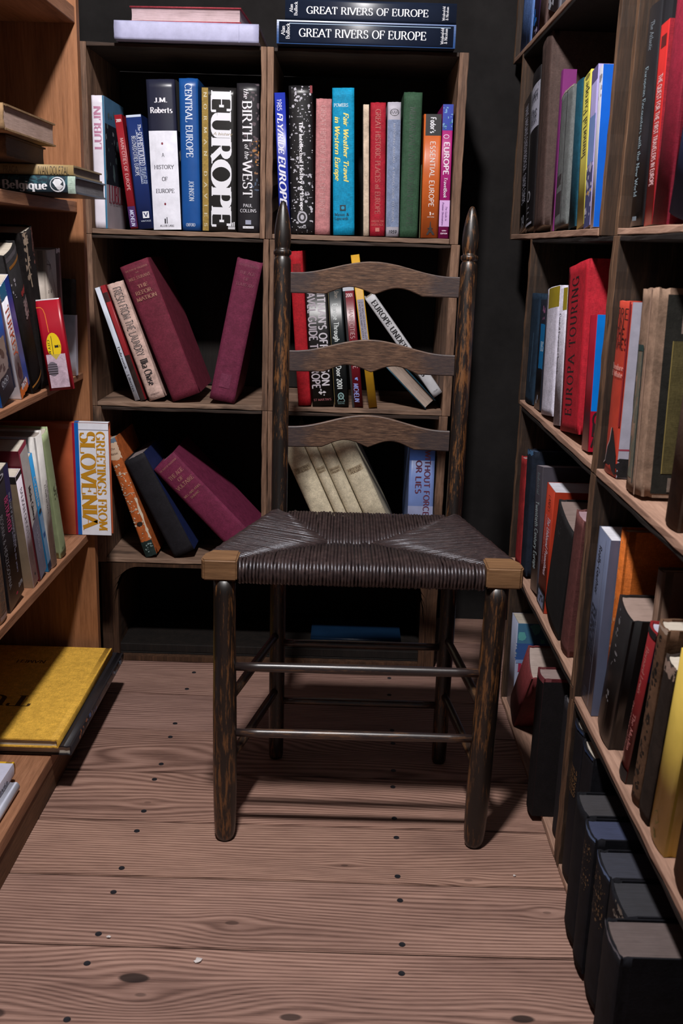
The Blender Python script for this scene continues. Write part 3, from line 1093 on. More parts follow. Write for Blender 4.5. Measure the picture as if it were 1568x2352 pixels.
# ------------------------------------------------------------------ chair
def chair_wood(name, dark, mid, light, axis=2, rough=.42, coat=.25):
    m, nt, b = _new(name)
    s = [1, 1, 1]
    s[axis] = .10
    f = noise(nt, objvec(nt, tuple(s), False), 230, 5, .75)
    f2 = noise(nt, objvec(nt, tuple(s), False), 40, 4, .6)
    col = ramp(nt, f2, [(.3, lin(dark)), (.55, lin(mid)), (.8, scale_c(lin(mid), 1.2))])
    worn = math_n(nt, 'MULTIPLY', f, math_n(nt, 'ADD', f2, .45))
    col = mixc(nt, ramp(nt, worn, [(.49, (0, 0, 0, 1)), (.60, (.8, .8, .8, 1))]), col, lin(light))
    nt.links.new(col, b.inputs['Base Color'])
    b.inputs['Roughness'].default_value = rough
    b.inputs['Coat Weight'].default_value = coat
    b.inputs['Coat Roughness'].default_value = .3
    bump(nt, b, f, .3, .0008)
    return m


def slat_mat():
    m, nt, b = _new('chair_slat_oak')
    f = noise(nt, objvec(nt, (.10, 1, 1), True), 420, 5, .75)
    f2 = noise(nt, objvec(nt, (.3, 1, 1), True), 45, 4, .6, .8)
    col = ramp(nt, f, [(.32, lin((40, 30, 26))), (.5, lin((84, 60, 46))), (.68, lin((120, 92, 72)))])
    tc = nt.nodes.new('ShaderNodeTexCoord')
    sx = nt.nodes.new('ShaderNodeSeparateXYZ')
    nt.links.new(tc.outputs['Generated'], sx.inputs[0])
    e = math_n(nt, 'ABSOLUTE', math_n(nt, 'SUBTRACT', sx.outputs[0], .47))
    e = math_n(nt, 'ADD', e, math_n(nt, 'MULTIPLY', math_n(nt, 'SUBTRACT', f2, .5), .35))
    k = ramp(nt, e, [(.30, (0, 0, 0, 1)), (.40, (.72, .72, .72, 1))])
    col = mixc(nt, k, col, lin((50, 44, 48)))
    nt.links.new(col, b.inputs['Base Color'])
    b.inputs['Roughness'].default_value = .5
    b.inputs['Coat Weight'].default_value = .12
    bump(nt, b, f, .4, .0008)
    return m


def chair():
    org = Vector((.03, 1.48, 0))
    root = empty('ladder_back_chair', 'dark ladder-back chair with woven rush seat standing on the floorboards', 'chair', None, Matrix.Translation(org))
    dark = chair_wood('chair_dark_wood', (18, 13, 11), (28, 20, 16), (120, 78, 42))
    dark_x = chair_wood('chair_dark_wood_rung', (30, 23, 23), (46, 36, 35), (100, 70, 48), 0, .36, .4)
    dark_y = chair_wood('chair_dark_wood_side_rung', (30, 22, 18), (46, 34, 27), (100, 70, 44), 1)
    block = wood_mat('chair_block_wood', (84, 60, 40), (120, 88, 60), (150, 114, 80), 0, rough=.5, stain=.3, blotch=(58, 40, 28))
    L = lambda p: Vector(p) - org
    # front legs
    for xt, xb, yb in ((-.1625, -.1632, 1.346), (.2235, .2165, 1.346)):
        bm = bmesh.new()
        zs = [.4225, .40, .36, .30, .22, .15, .10, .06, .03, .012, .003, .0006]
        rs = [.0155, .0157, .0160, .0166, .0175, .0178, .0177, .0172, .0163, .0148, .0122, .009]
        tube(bm, [L((xb + (xt - xb) * z / .42, yb - .008 * z / .42, z)) for z in zs], rs, 24)
        link_mesh('leg', bm, [dark], root)
    # turned back posts with pointed finials
    prof = [(.0006, .0105), (.006, .0125), (.05, .0132), (.20, .0138), (.43, .0136), (.60, .0138), (.75, .0143), (.845, .0143), (.856, .0140), (.8605, .0120), (.8625, .0112), (.8645, .0140), (.8665, .0147), (.869, .0147), (.871, .0140), (.8725, .0110),
            (.8755, .0118), (.885, .0134), (.895, .0137), (.905, .0132), (.915, .0120), (.925, .0103), (.934, .0084), (.941, .0064), (.946, .0045), (.9485, .0026), (.9495, .0008)]
    for xb, xt in ((-.1035, -.1100), (.1855, .1985)):
        bm = bmesh.new()
        tube(bm, [L((xb + (xt - xb) * z / .95, 1.600 + .105 * z, z)) for z, r in prof], [r for z, r in prof], 24)
        link_mesh('back_post', bm, [dark], root)
    py = lambda z: 1.600 + .105 * z
    pxl = lambda z: -.1035 - .0065 * z / .95
    pxr = lambda z: .1855 + .013 * z / .95
    # curved slats
    sm = slat_mat()
    for zt, zb, rise, zm in ((.8375, .8035, .0205, .0120), (.711, .6760, .0205, .0120), (.5855, .5500, .0210, .0125)):
        bm = bmesh.new()
        x0, x1 = -.0965 + (.8375 - zt) * .004, .1835 - (.8375 - zt) * .022
        n = 56
        prev = None
        for i in range(n + 1):
            u = i / n
            x = x0 + (x1 - x0) * u
            v = abs(u - .49)
            bell = (math.cos(2 * math.pi * min(v, .46) / .92) + 1) / 2
            top = zt + rise * bell - .0005
            arch = abs(math.sin(math.pi * (u - .5) / .29)) if v < .29 else 0
            bot = zb + zm * arch ** 1.2 + .002 * (math.cos(min(v, .2) / .2 * math.pi) + 1) / 2 * .5
            yb = py(zt) - .003 + .010 * math.sin(math.pi * u)
            th = .0075
            ring = [bm.verts.new(L(p)) for p in ((x, yb + .001, bot), (x, yb, bot + .0015), (x, yb, top - .0015), (x, yb + .0012, top), (x, yb + th - .0012, top), (x, yb + th, top - .0015), (x, yb + th, bot + .0015), (x, yb + th - .001, bot))]
            if prev:
                for k in range(8):
                    f = bm.faces.new((prev[k], prev[(k + 1) % 8], ring[(k + 1) % 8], ring[k]))
            else:
                bm.faces.new(ring[::-1])
            prev = ring
        bm.faces.new(prev)
        bmesh.ops.recalc_face_normals(bm, faces=bm.faces[:])
        link_mesh('back_slat', bm, [sm], root)

    def rung(p, q, r, mat, n=10):
        bm = bmesh.new()
        p, q = Vector(p), Vector(q)
        pts = [p + (q - p) * (i / n) for i in range(n + 1)]
        rr = [r * (.90 + .14 * math.sin(math.pi * i / n)) for i in range(n + 1)]
        tube(bm, [L(v) for v in pts], rr, 14)
        link_mesh('rung', bm, [mat], root)

    rung((-.149, 1.341, .2865), (.208, 1.341, .2875), .0073, dark_x)
    rung((-.149, 1.343, .1800), (.205, 1.343, .1815), .0068, dark_x)
    for z in (.225, .125):
        rung((-.160, 1.352, z), (pxl(z) - .002, py(z) - .006, z), .0070, dark_y)
        rung((.217, 1.352, z), (pxr(z) + .002, py(z) - .006, z), .0070, dark_y)
    rung((pxl(.2) + .009, py(.2), .21), (pxr(.2) - .009, py(.2), .21), .0068, dark_x)
    rung((pxl(.1) + .009, py(.1), .105), (pxr(.1) - .009, py(.1), .105), .0068, dark_x)
    # corner blocks over the front legs
    for x0, x1 in ((-.1945, -.1435), (.2055, .2580)):
        bm = bmesh.new()
        y0, y1, z0, z1 = 1.322, 1.372, .4232, .4535
        lf = x0 < 0
        o = .012
        if lf:
            pl = [(x0 + .004, y0), (x1, y0), (x1, y1), (x0 + o, y1), (x0 + .001, y0 + .03), (x0, y0 + .008)]
        else:
            pl = [(x0, y0), (x1 - .004, y0), (x1, y0 + .008), (x1 - .001, y0 + .03), (x1 - o, y1), (x0, y1)]
        a = [bm.verts.new(L((x, y, z0))) for x, y in pl]
        b = [bm.verts.new(L((x, y, z1))) for x, y in pl]
        for k in range(6):
            bm.faces.new((a[k], a[(k + 1) % 6], b[(k + 1) % 6], b[k]))
        bm.faces.new(a[::-1])
        bm.faces.new(b)
        bmesh.ops.bevel(bm, geom=[e for e in bm.edges], offset=.0022, segments=3, affect='EDGES')
        bmesh.ops.recalc_face_normals(bm, faces=bm.faces[:])
        link_mesh('corner_block', bm, [block], root)
    # rush seat, strand by strand
    m, nt, b = _new('rush_weave')
    f = noise(nt, objvec(nt, (1, 1, 1), False), 95, 5, .7)
    f2 = noise(nt, objvec(nt, (1, 1, 1), False), 700, 3, .7)
    c = ramp(nt, f, [(.3, lin((32, 24, 24))), (.55, lin((54, 42, 41))), (.75, lin((78, 62, 59)))])
    c = mixc(nt, ramp(nt, f2, [(.66, (0, 0, 0, 1)), (.74, (.6, .6, .6, 1))]), c, lin((150, 120, 96)))
    nt.links.new(c, b.inputs['Base Color'])
    b.inputs['Roughness'].default_value = .33
    b.inputs['Specular IOR Level'].default_value = .9
    b.inputs['Specular Tint'].default_value = (.86, .9, 1, 1)
    bump(nt, b, f2, .4, .0008)
    m2, nt2, b2 = _new('rush_under')
    b2.inputs['Base Color'].default_value = lin((24, 18, 17))
    b2.inputs['Roughness'].default_value = .9
    bm = bmesh.new()
    R = random.Random(11)
    P1, P2 = Vector((-.020, 1.470, .4395)), Vector((.048, 1.470, .4395))
    FL, FR = Vector((-.1425, 1.352, .4475)), Vector((.2045, 1.352, .4475))
    BL, BR = Vector((-.088, 1.612, .4435)), Vector((.172, 1.612, .4435))

    def strand(pts, r, ref):
        k = R.uniform(.86, 1.14)
        tube(bm, [L(p) + Vector((R.uniform(-.0005, .0005), R.uniform(-.0005, .0005), R.uniform(-.0006, .0006))) for p in pts], [r * k * R.uniform(.93, 1.07) for _ in pts], 6, True, ref=ref)

    def seam(x, A, B):
        if x < P1.x:
            t = (x - A.x) / (P1.x - A.x)
            return A + (P1 - A) * t
        if x > P2.x:
            t = (B.x - x) / (B.x - P2.x)
            return B + (P2 - B) * t
        return Vector((x, P1.y, P1.z))

    rr = .0165
    nF = 70
    for i in range(nF):
        x = -.1405 + .343 * i / (nF - 1)
        s = seam(x, FL, FR)
        cy, cz = 1.3440, .4325
        pts = [s + Vector((0, .004, -.0015)), s + (Vector((x, cy, cz + rr)) - s) * .5 + Vector((0, 0, .0006))]
        pts += [Vector((x, cy - rr * math.sin(t), cz + rr * math.cos(t))) for t in (0, .45, .9, 1.35, 1.8, 2.3, 2.8)]
        pts.append(Vector((x, cy + .02, cz - rr + .001)))
        strand(pts, .00262, Vector((1, 0, 0)))
    nB = 54
    for i in range(nB):
        x = -.088 + .260 * i / (nB - 1)
        s = seam(x, BL, BR)
        cy, cz = 1.6300, .4275
        pts = [s + Vector((0, -.004, -.0015)), s + (Vector((x, cy, cz + rr)) - s) * .35, s + (Vector((x, cy, cz + rr)) - s) * .7]
        pts += [Vector((x, cy + rr * math.sin(t), cz + rr * math.cos(t))) for t in (0, .6, 1.2, 1.8, 2.4)]
        strand(pts, .00262, Vector((1, 0, 0)))
    nS = 54
    for sgn, F_, PP, B_, R0, R1 in ((-1, FL, P1, BL, Vector((-.178, 1.374, .4330)), Vector((-.1080, 1.632, .4290))), (1, FR, P2, BR, Vector((.2420, 1.374, .4330)), Vector((.1905, 1.632, .4290)))):
        for i in range(nS):
            t = i / (nS - 1)
            c_ = R0 + (R1 - R0) * t
            s = F_ + (PP - F_) * (t / .5) if t < .5 else PP + (B_ - PP) * ((t - .5) / .5)
            pts = [s + Vector((-sgn * .003, 0, -.001))]
            tp = Vector((c_.x, c_.y, c_.z + rr))
            pts += [s + (tp - s) * .33, s + (tp - s) * .68]
            pts += [Vector((c_.x + sgn * rr * math.sin(a), c_.y, c_.z + rr * math.cos(a))) for a in (0, .5, 1.0, 1.5, 2.0, 2.6)]
            strand(pts, .00268, Vector((0, 1, 0)))
    # stuffing below the strands
    lo_ = [(-.168, 1.352), (.232, 1.352), (.186, 1.626), (-.104, 1.626)]
    mid_z = .4355
    va = [bm.verts.new(L((x, y, .4180))) for x, y in lo_]
    vb = [bm.verts.new(L((x, y, .4400))) for x, y in lo_]
    vc = [bm.verts.new(L((P1.x, P1.y, mid_z))), bm.verts.new(L((P2.x, P2.y, mid_z)))]
    fs = [bm.faces.new(va[::-1])] + [bm.faces.new((va[k], va[(k + 1) % 4], vb[(k + 1) % 4], vb[k])) for k in range(4)]
    fs += [bm.faces.new((vb[0], vb[1], vc[1], vc[0])), bm.faces.new((vb[1], vb[2], vc[1])), bm.faces.new((vb[2], vb[3], vc[0], vc[1])), bm.faces.new((vb[3], vb[0], vc[0]))]
    for f in fs:
        f.material_index = 1
    bmesh.ops.recalc_face_normals(bm, faces=fs)
    link_mesh('rush_seat', bm, [m, m2], root)
    return root


chair()


# ------------------------------------------------------------------ books in the crates against the back wall
WHT, CRM, BLK, INK = (226, 224, 234), (205, 195, 170), (30, 28, 30), (30, 26, 30)
G1 = 'books standing in the upper crates'
G2 = 'books in the middle crates'
G3 = 'books in the lower crates'
Z1, Z2, Z3 = .9005, .5650, .2340


shelf_run(-.499, -.1740)


def d_lublin(D):
    D.rect(.86, 1, 0, 1, (60, 110, 140), kind='gloss')
    D.text('LUBLIN', 'u', .08, .40, .45, .56, (178, 122, 150), 'bold')
    D.rect(0, 1, 0, .20, (88, 132, 172), 'R', 'gloss')
    D.rect(0, 1, .20, .66, (40, 44, 54), 'R', 'gloss')
    D.flecks(26, (96, 116, 120), 'R', .11, 'gloss', (0, 1, .10, .62))
    D.flecks(10, (150, 150, 160), 'R', .08, 'gloss', (0, 1, .18, .45))
    D.rect(0, 1, .66, 1, (196, 186, 196), 'R', 'gloss')
    D.text('LUBLIN', 'h', .10, .95, .73, .2, (150, 44, 66), 'fat', 'R')
    D.text('W FOTOGRAFII', 'h', .14, .75, .80, .05, (120, 100, 110), 'sans', 'R')


stand(REAR, (207, 220), (236, 218), (219, 513), (247, 513), Z1, (224, 218, 230), .165, 'white-spined book with upright pink city name and photo cover, leftmost in upper left crate', d_lublin, kind='gloss', wear=.0012, group=G1)


def d_main(D):
    D.text('2001', 'h', .15, .85, .05, .34, (225, 215, 215), 'heavy')
    D.text('MAIN CITIES OF EUROPE', 'v', .20, .66, .55, .42, (214, 170, 170), 'sans')
    D.rect(0, 1, .80, .985, (70, 40, 90), kind='gloss')
    D.text('MICHELIN', 'v', .83, .975, .5, .5, (205, 210, 240), 'slant')


stand(REAR, (265, 264), (284, 263), (303, 514), (318, 514), Z1, (140, 28, 38), .19, 'thin red leaning city guide beside the white-spined book, in upper left crate', d_main, kind='gloss', hard=False, group=G1)


def d_soph(D):
    D.rect(.02, .98, .0, .02, (190, 200, 220))
    D.text('The', 'v', .08, .14, .80, .2, (215, 220, 235), 'ital')
    D.text('SOPHISTICATED', 'v', .15, .44, .76, .34, (215, 220, 235), 'roman')
    D.text('TRAVELER', 'v', .45, .60, .76, .34, (170, 185, 215), 'ital')
    D.line([(.56, .13), (.56, .6)], .0006, (190, 200, 225))
    D.text('BELOVED CITIES: EUROPE', 'v', .18, .53, .36, .24, (215, 220, 235), 'sans')
    D.rect(.40, .82, .845, .905, (220, 222, 230))
    D.text('V', 'h', .48, .74, .875, .27, (40, 50, 90), 'bold')
    D.text('VINTAGE', 'h', .25, .92, .93, .09, (200, 210, 230), 'sans')


stand(REAR, (285, 265), (325, 262), (318, 515), (348, 517), Z1, (28, 46, 100), .185, 'navy leaning paperback with sideways white title, in upper left crate', d_soph, kind='gloss', hard=False, group=G1)


def d_roberts(D):
    D.text('J.M.', 'h', .26, .72, .135, .15, (228, 226, 234), 'bold')
    D.text('Roberts', 'h', .10, .88, .20, .19, (228, 226, 234), 'bold')
    D.rect(0, 1, .335, 1, (228, 228, 240))
    D.ellipse(.47, .42, .035, .0085, (120, 30, 50))
    D.ellipse(.47, .825, .035, .0085, (120, 30, 50))
    for s, x0, x1, f in (('A', .44, .52, .495), ('HISTORY', .14, .84, .575), ('OF', .40, .60, .655), ('EUROPE', .16, .82, .735)):
        D.text(s, 'h', x0, x1, f, .13, (52, 50, 60), 'roman')
    D.rect(.42, .47, .925, .955, (40, 40, 50))
    D.rect(.50, .53, .915, .955, (40, 40, 50))
    D.text('ALLEN LANE', 'h', .25, .76, .972, .06, (52, 50, 60), 'roman')
    D.rect(.0, 1, 0, .335, (86, 84, 78), 'R', 'gloss')
    D.flecks(16, (170, 168, 160), 'R', .12, 'gloss')


stand(REAR, (331, 183), (398, 181), (351, 519), (412, 517), Z1, (36, 38, 56), .20, 'thick history volume, navy above and white below, in upper left crate', d_roberts, kind='gloss', wear=.0008, group=G1)


def d_central(D):
    D.text('CENTRAL EUROPE', 'v', .035, .51, .50, .36, (214, 220, 232), 'roman')
    D.text('JOHNSON', 'v', .665, .80, .55, .26, (200, 210, 226), 'roman')
    D.text('OXFORD', 'h', .22, .72, .96, .16, (214, 220, 232), 'roman')


stand(REAR, (409, 180), (456, 180), (421, 519), (459, 518), Z1, (26, 78, 146), .19, 'bright blue hardback with white lettering between white history and EUROPE block', d_central, kind='gloss', wear=.0008, group=G1)


def d_europe(D):
    D.rect(.02, .20, .005, .995, (148, 122, 62), kind='cloth')
    D.text('NORMAN DAVIES', 'v', .035, .965, .115, .085, (205, 196, 170), 'roman', space=1.15)
    D.text('EUROPE', 'v', .03, .965, .57, .56, (222, 222, 230), 'fat', space=.02)
    D.text('A history', 'h', .34, .88, .315, .075, (150, 132, 104), 'ital')
    for k in range(4):
        D.rect(.78 + .05 * k, .81 + .05 * k, .94 - .004 * k, .96, (225, 225, 232))
    D.rect(.77, .97, .963, .969, (225, 225, 232))
    D.rect(.77, .97, .972, .98, (225, 225, 232))


stand(REAR, (463, 201), (543, 200), (466, 528), (545, 527), Z1, (27, 25, 25), .22, 'thick black book with EUROPE in huge white capitals and gold strip', d_europe, kind='gloss', wear=.0008, group=G1, bulge=.001)


def d_birth(D):
    D.flecks(34, (88, 76, 82), 'S', .22, 'gloss', (.35, 1, 0, .55))
    D.flecks(12, (150, 112, 84), 'S', .14, 'gloss', (.62, 1, .34, .62))
    D.flecks(8, (178, 120, 60), 'S', .12, 'gloss', (.72, 1, .38, .52))
    D.flecks(9, (72, 84, 104), 'S', .16, 'gloss', (.6, 1, .58, .72))
    D.text('the', 'v', .035, .10, .42, .22, (225, 222, 228), 'ital')
    D.text('BIRTH', 'v', .115, .385, .46, .42, (226, 224, 230), 'roman')
    D.text('of the', 'v', .40, .50, .44, .2, (226, 224, 230), 'ital')
    D.text('WEST', 'v', .51, .76, .46, .42, (226, 224, 230), 'roman')
    D.text('PAUL', 'h', .26, .68, .815, .14, (222, 220, 228), 'sans')
    D.text('COLLINS', 'h', .12, .86, .85, .14, (222, 220, 228), 'sans')
    D.rect(.36, .62, .915, .945, (150, 154, 176))
    D.rect(.24, .74, .957, .973, (222, 222, 230))
    D.text('PUBLICAFFAIRS', 'h', .27, .71, .965, .035, (60, 56, 66), 'sans')


stand(REAR, (547, 192), (598, 191), (549, 530), (599, 528), Z1, (38, 36, 40), .20, 'dark painted-cover book with white capitals, rightmost in upper left crate', d_birth, kind='gloss', wear=.0006, group=G1)


shelf_run(-.1505, .1930)


def d_fly(D):
    D.text('1985', 'v', .045, .125, .42, .42, (220, 220, 235), 'sans')
    D.text('FLY/RIDE', 'v', .14, .42, .44, .50, (220, 220, 235), 'boldital')
    D.text('EUROPE', 'v', .44, .79, .46, .62, (220, 220, 235), 'boldital')
    D.text('Contemporary', 'v', .83, .975, .62, .28, (200, 200, 225), 'sans')
    D.text('Books', 'v', .88, .97, .25, .28, (200, 200, 225), 'sans')


stand(REAR, (627, 213), (652, 212), (640, 531), (664, 531), Z1, (36, 52, 160), .19, 'thin royal blue paperback with slanted white lettering, leftmost in upper right crate', d_fly, kind='gloss', hard=False, group=G1)


def d_intel(D):
    D.flecks(150, (176, 174, 184), 'S', .13, 'paper', (0, 1, 0, 1), .12)
    D.flecks(90, (200, 198, 206), 'S', .05, 'paper')
    D.rect(.9, 1, 0, .05, (130, 50, 56))
    D.text('The Intellectual History of Europe', 'v', .24, .84, .50, .16, (226, 224, 230), 'bold')
    D.ellipse(.50, .885, .22, .042, (176, 174, 184), kind='paper')
    D.ellipse(.50, .885, .16, .03, (44, 42, 46), kind='paper')
    D.ellipse(.50, .885, .08, .018, (176, 174, 184), kind='paper')
    D.text('WORLD', 'h', .34, .66, .955, .075, (210, 208, 216), 'sans')


stand(REAR, (653, 197), (716, 196), (666, 533), (713, 534), Z1, (27, 26, 28), .19, 'black spine flecked all over with white shapes, in upper right crate', d_intel, kind='gloss', wear=.0012, group=G1)


def d_pink(D):
    D.text('GREAT HISTORIC PLACES OF EUROPE', 'v', .05, .86, .48, .34, (204, 150, 150), 'roman', kind='foil')


stand(REAR, (717, 227), (752, 226), (713, 534), (749, 535), Z1, (176, 116, 118), .18, 'faded pink cloth book with sideways capitals, in upper right crate', d_pink, kind='cloth', wear=.0009, group=G1)


def d_fair(D):
    D.text('POWERS', 'h', .07, .72, .115, .15, (206, 214, 216), 'roman')
    D.text('Fair Weather Travel', 'v', .165, .625, .62, .23, (222, 208, 110), 'boldital')
    D.text('in Western Europe', 'v', .19, .62, .22, .23, (222, 208, 110), 'boldital')
    D.rect(.32, .60, .79, .83, (22, 52, 66))
    D.ellipse(.46, .81, .08, .012, (16, 140, 178))
    D.text('Mason &', 'h', .08, .74, .855, .13, (20, 46, 60), 'roman')
    D.text('Lipscomb', 'h', .08, .70, .882, .13, (20, 46, 60), 'roman')


stand(REAR, (755, 202), (807, 201), (759, 537), (806, 537), Z1, (12, 136, 178), .19, 'turquoise hardback with yellow sideways title, in upper right crate', d_fair, kind='cloth', wear=.0009, group=G1)


def d_beige(D):
    D.rect(0, 1, 0, 1, (66, 64, 58), 'L', 'cloth')


stand(REAR, (833, 241), (848, 239), (835, 540), (846, 540), Z1, (196, 176, 156), .17, 'slim beige-spined book with dark board, right of the turquoise hardback', d_beige, kind='old', wear=.0008, group=G1)


def d_red(D):
    D.text('GREAT HISTORIC PLACES of EUROPE', 'v', .05, .83, .50, .34, (190, 104, 96), 'roman', kind='foil')
    D.text('AMERICAN', 'h', .08, .92, .885, .15, (196, 100, 92), 'roman', kind='foil')
    D.text('HERITAGE', 'h', .08, .92, .912, .15, (196, 100, 92), 'roman', kind='foil')
    D.rect(.36, .64, .935, .965, (206, 120, 110), kind='foil')


stand(REAR, (851, 236), (886, 235), (849, 541), (883, 541), Z1, (152, 26, 42), .18, 'crimson cloth book with faded sideways gilt capitals, in upper right crate', d_red, kind='cloth', wear=.0009, group=G1)


def d_aaa(D):
    D.rect(.02, .98, .128, .925, (116, 128, 156), kind='cloth')
    D.ellipse(.52, .075, .34, .026, (40, 40, 46))
    D.ellipse(.52, .075, .29, .021, (162, 158, 170))
    D.text('AAA', 'h', .24, .80, .075, .2, (40, 40, 46), 'light')
    D.text('MOTORING ABROAD - A TRAVEL GUIDE TO EUROPE', 'v', .155, .89, .52, .15, (176, 180, 196), 'sans')
    D.text('1959', 'h', .18, .80, .962, .22, (58, 58, 66), 'slant')


stand(REAR, (890, 235), (921, 234), (886, 541), (915, 542), Z1, (164, 160, 172), .18, 'pale grey motoring guide with slate blue panel and year at its foot', d_aaa, kind='paper', wear=.0006, group=G1)


def d_green(D):
    D.text('MEDIAEVAL AND MODERN EUROPE', 'v', .10, .92, .52, .34, (38, 58, 44), 'roman')


stand(REAR, (926, 211), (972, 213), (919, 541), (956, 543), Z1, (46, 74, 54), .19, 'dark green cloth hardback, tallest near the right of the upper crate', d_green, kind='cloth', wear=.0009, group=G1)


def d_fodor(D):
    D.rect(.10, 1, 0, .17, (30, 28, 30))
    D.text("Fodor's", 'v', .025, .15, .53, .30, (214, 214, 220), 'heavy')
    D.text('ESSENTIAL EUROPE', 'v', .215, .745, .55, .28, (224, 220, 220), 'sans')
    D.text('1', 'h', .46, .56, .80, .18, (232, 226, 220), 'black')
    D.text('st', 'h', .60, .74, .80, .12, (232, 226, 220), 'sans')
    D.text('EDITION', 'h', .34, .74, .828, .05, (232, 226, 220), 'sans')
    D.poly([(.52, .865), (.50, .90), (.46, .93), (.30, .975), (.42, .975), (.50, .955), (.58, .955), (.66, .975), (.80, .975), (.62, .93), (.57, .90), (.555, .865)], (38, 30, 30))
    D.rect(.38, .68, .918, .924, (38, 30, 30))
    D.rect(0, 1, 0, .40, (120, 56, 30), 'L', 'gloss')
    D.rect(0, 1, .40, 1, (214, 210, 160), 'L', 'gloss')


stand(REAR, (973, 261), (1015, 263), (967, 544), (1004, 545), Z1, (190, 92, 40), .19, 'orange guidebook with black head band and a tower silhouette', d_fodor, kind='gloss', hard=False, group=G1)


def d_aaae(D):
    D.rect(0, 1, 0, .19, (54, 70, 158), kind='gloss')
    D.flecks(16, (110, 150, 190), 'S', .24, 'gloss', (0, 1, .02, .18))
    D.flecks(8, (40, 96, 120), 'S', .28, 'gloss', (0, 1, .08, .18))
    D.ellipse(.42, .235, .28, .016, (222, 190, 215))
    D.ellipse(.42, .235, .22, .011, (160, 30, 110))
    D.text('EUROPE', 'v', .275, .52, .50, .48, (226, 206, 222), 'heavy')
    D.text('TravelBook', 'v', .535, .69, .50, .3, (222, 200, 218), 'slant')
    D.rect(0, 1, .71, .91, (204, 164, 214), kind='gloss')
    D.text('The Guide to', 'v', .755, .865, .68, .17, (96, 50, 116), 'slant')
    D.text('Premier Destinations', 'v', .725, .90, .34, .17, (96, 50, 116), 'slant')
    D.text('13TH', 'h', .30, .72, .942, .12, (228, 200, 222), 'black')
    D.text('EDITION', 'h', .18, .84, .963, .12, (228, 200, 222), 'black')


stand(REAR, (1017, 239), (1042, 240), (1007, 545), (1029, 545), Z1, (158, 30, 108), .19, 'magenta travel book with blue picture at top, rightmost in upper right crate', d_aaae, kind='gloss', hard=False, group=G1)


# --- middle crates
shelf_run(-.500, -.1670)


def d_dub(D):
    D.text('Dubrovnik - Libertas', 'v', .52, .92, .5, .48, (60, 58, 66), 'heavy')


stand(REAR, (215, 663), (225, 658), (303, 907), (313, 905), Z2, (206, 212, 226), .15, 'very thin white leaning booklet, leftmost in middle left crate', d_dub, kind='gloss', hard=False, group=G2)


def d_thinred(D):
    D.rect(0, 1, .06, .14, (60, 26, 28))
    D.rect(0, 1, .6, 1, (46, 32, 28), kind='old')


stand(REAR, (229, 658), (240, 653), (317, 906), (327, 903), Z2, (148, 40, 46), .15, 'slim red and black leaning book behind the thin white booklet', d_thinred, kind='gloss', hard=False, group=G2)


def d_fresh(D):
    D.text('FRESH FROM THE LAUNDRY', 'v', .04, .62, .5, .46, (52, 44, 46), 'black')
    D.text('FRESH FROM THE LAUNDRY', 'v', .0425, .6175, .5, .40, (206, 182, 174), 'thin')
    D.text('Ilka Chase', 'v', .65, .875, .56, .46, (40, 34, 36), 'bold')
    D.text('DOUBLEDAY', 'h', .22, .80, .95, .09, (90, 70, 72), 'sans')


stand(REAR, (246, 655), (280, 643), (342, 917), (377, 907), Z2, (194, 164, 154), .16, 'dusty pink leaning book with outlined sideways lettering in middle left crate', d_fresh, kind='old', wear=.0012, group=G2)


def d_ref(D):
    F = (168, 116, 100)
    D.text('THE STORY OF CIVILIZATION', 'h', .12, .90, .045, .055, F, 'roman', kind='foil')
    D.text('VI', 'h', .45, .55, .07, .05, F, 'roman', kind='foil')
    D.text('WILL DURANT', 'h', .12, .90, .105, .10, F, 'roman', kind='foil')
    D.text('THE', 'h', .34, .70, .165, .12, F, 'bold', kind='foil')
    D.text('REFOR-', 'h', .18, .82, .207, .13, F, 'bold', kind='foil')
    D.text('MATION', 'h', .14, .86, .25, .13, F, 'bold', kind='foil')


stand(REAR, (270, 614), (343, 591), (399, 914), (452, 898), Z2, (102, 36, 52), .18, 'thick maroon cloth volume leaning left with gilt title, in middle left crate', d_ref, kind='cloth', wear=.001, group=G2)


def d_louis(D):
    F = (142, 80, 96)
    D.text('THE STORY OF CIVILIZATION', 'h', .12, .88, .04, .06, F, 'roman', kind='foil')
    for s, x0, x1, f in (('THE AGE', .2, .8, .09), ('OF', .4, .6, .13), ('LOUIS XIV', .16, .84, .17)):
        D.text(s, 'h', x0, x1, f, .12, F, 'roman', kind='foil')
    D.rect(.28, .70, .80, .90, (112, 50, 74), kind='cloth')


stand(REAR, (545, 591), (605, 604), (482, 915), (538, 922), Z2, (104, 40, 64), .18, 'plum cloth volume leaning right against the crate side, in middle left crate', d_louis, kind='cloth', wear=.001, group=G2)


shelf_run(-.1440, .1970)


def d_mred(D):
    D.rect(.2, .8, .08, .14, (120, 30, 32), kind='cloth')


stand(REAR, (667, 577), (699, 576), (689, 923), (717, 925), Z2, (158, 24, 34), .18, 'red cloth book leftmost behind the chair slats in middle right crate', d_mred, kind='cloth', wear=.001, group=G2)


def d_whit(D):
    D.text("WHITMAN'S OFF SEASON", 'v', .01, .84, .70, .36, (196, 190, 198), 'heavy')
    D.text('TRAVEL GUIDE TO EUROPE', 'v', .02, .86, .24, .36, (176, 166, 176), 'heavy')
    D.flecks(10, (190, 184, 190), 'S', .14, 'paper', (.38, .62, .87, .92))
    D.text("ST MARTIN'S", 'h', .08, .92, .95, .10, (160, 90, 96), 'sans')


stand(REAR, (701, 640), (752, 640), (719, 926), (768, 928), Z2, (29, 27, 27), .19, 'black guide with two lines of large grey sideways capitals behind the slats', d_whit, kind='gloss', hard=False, group=G2)


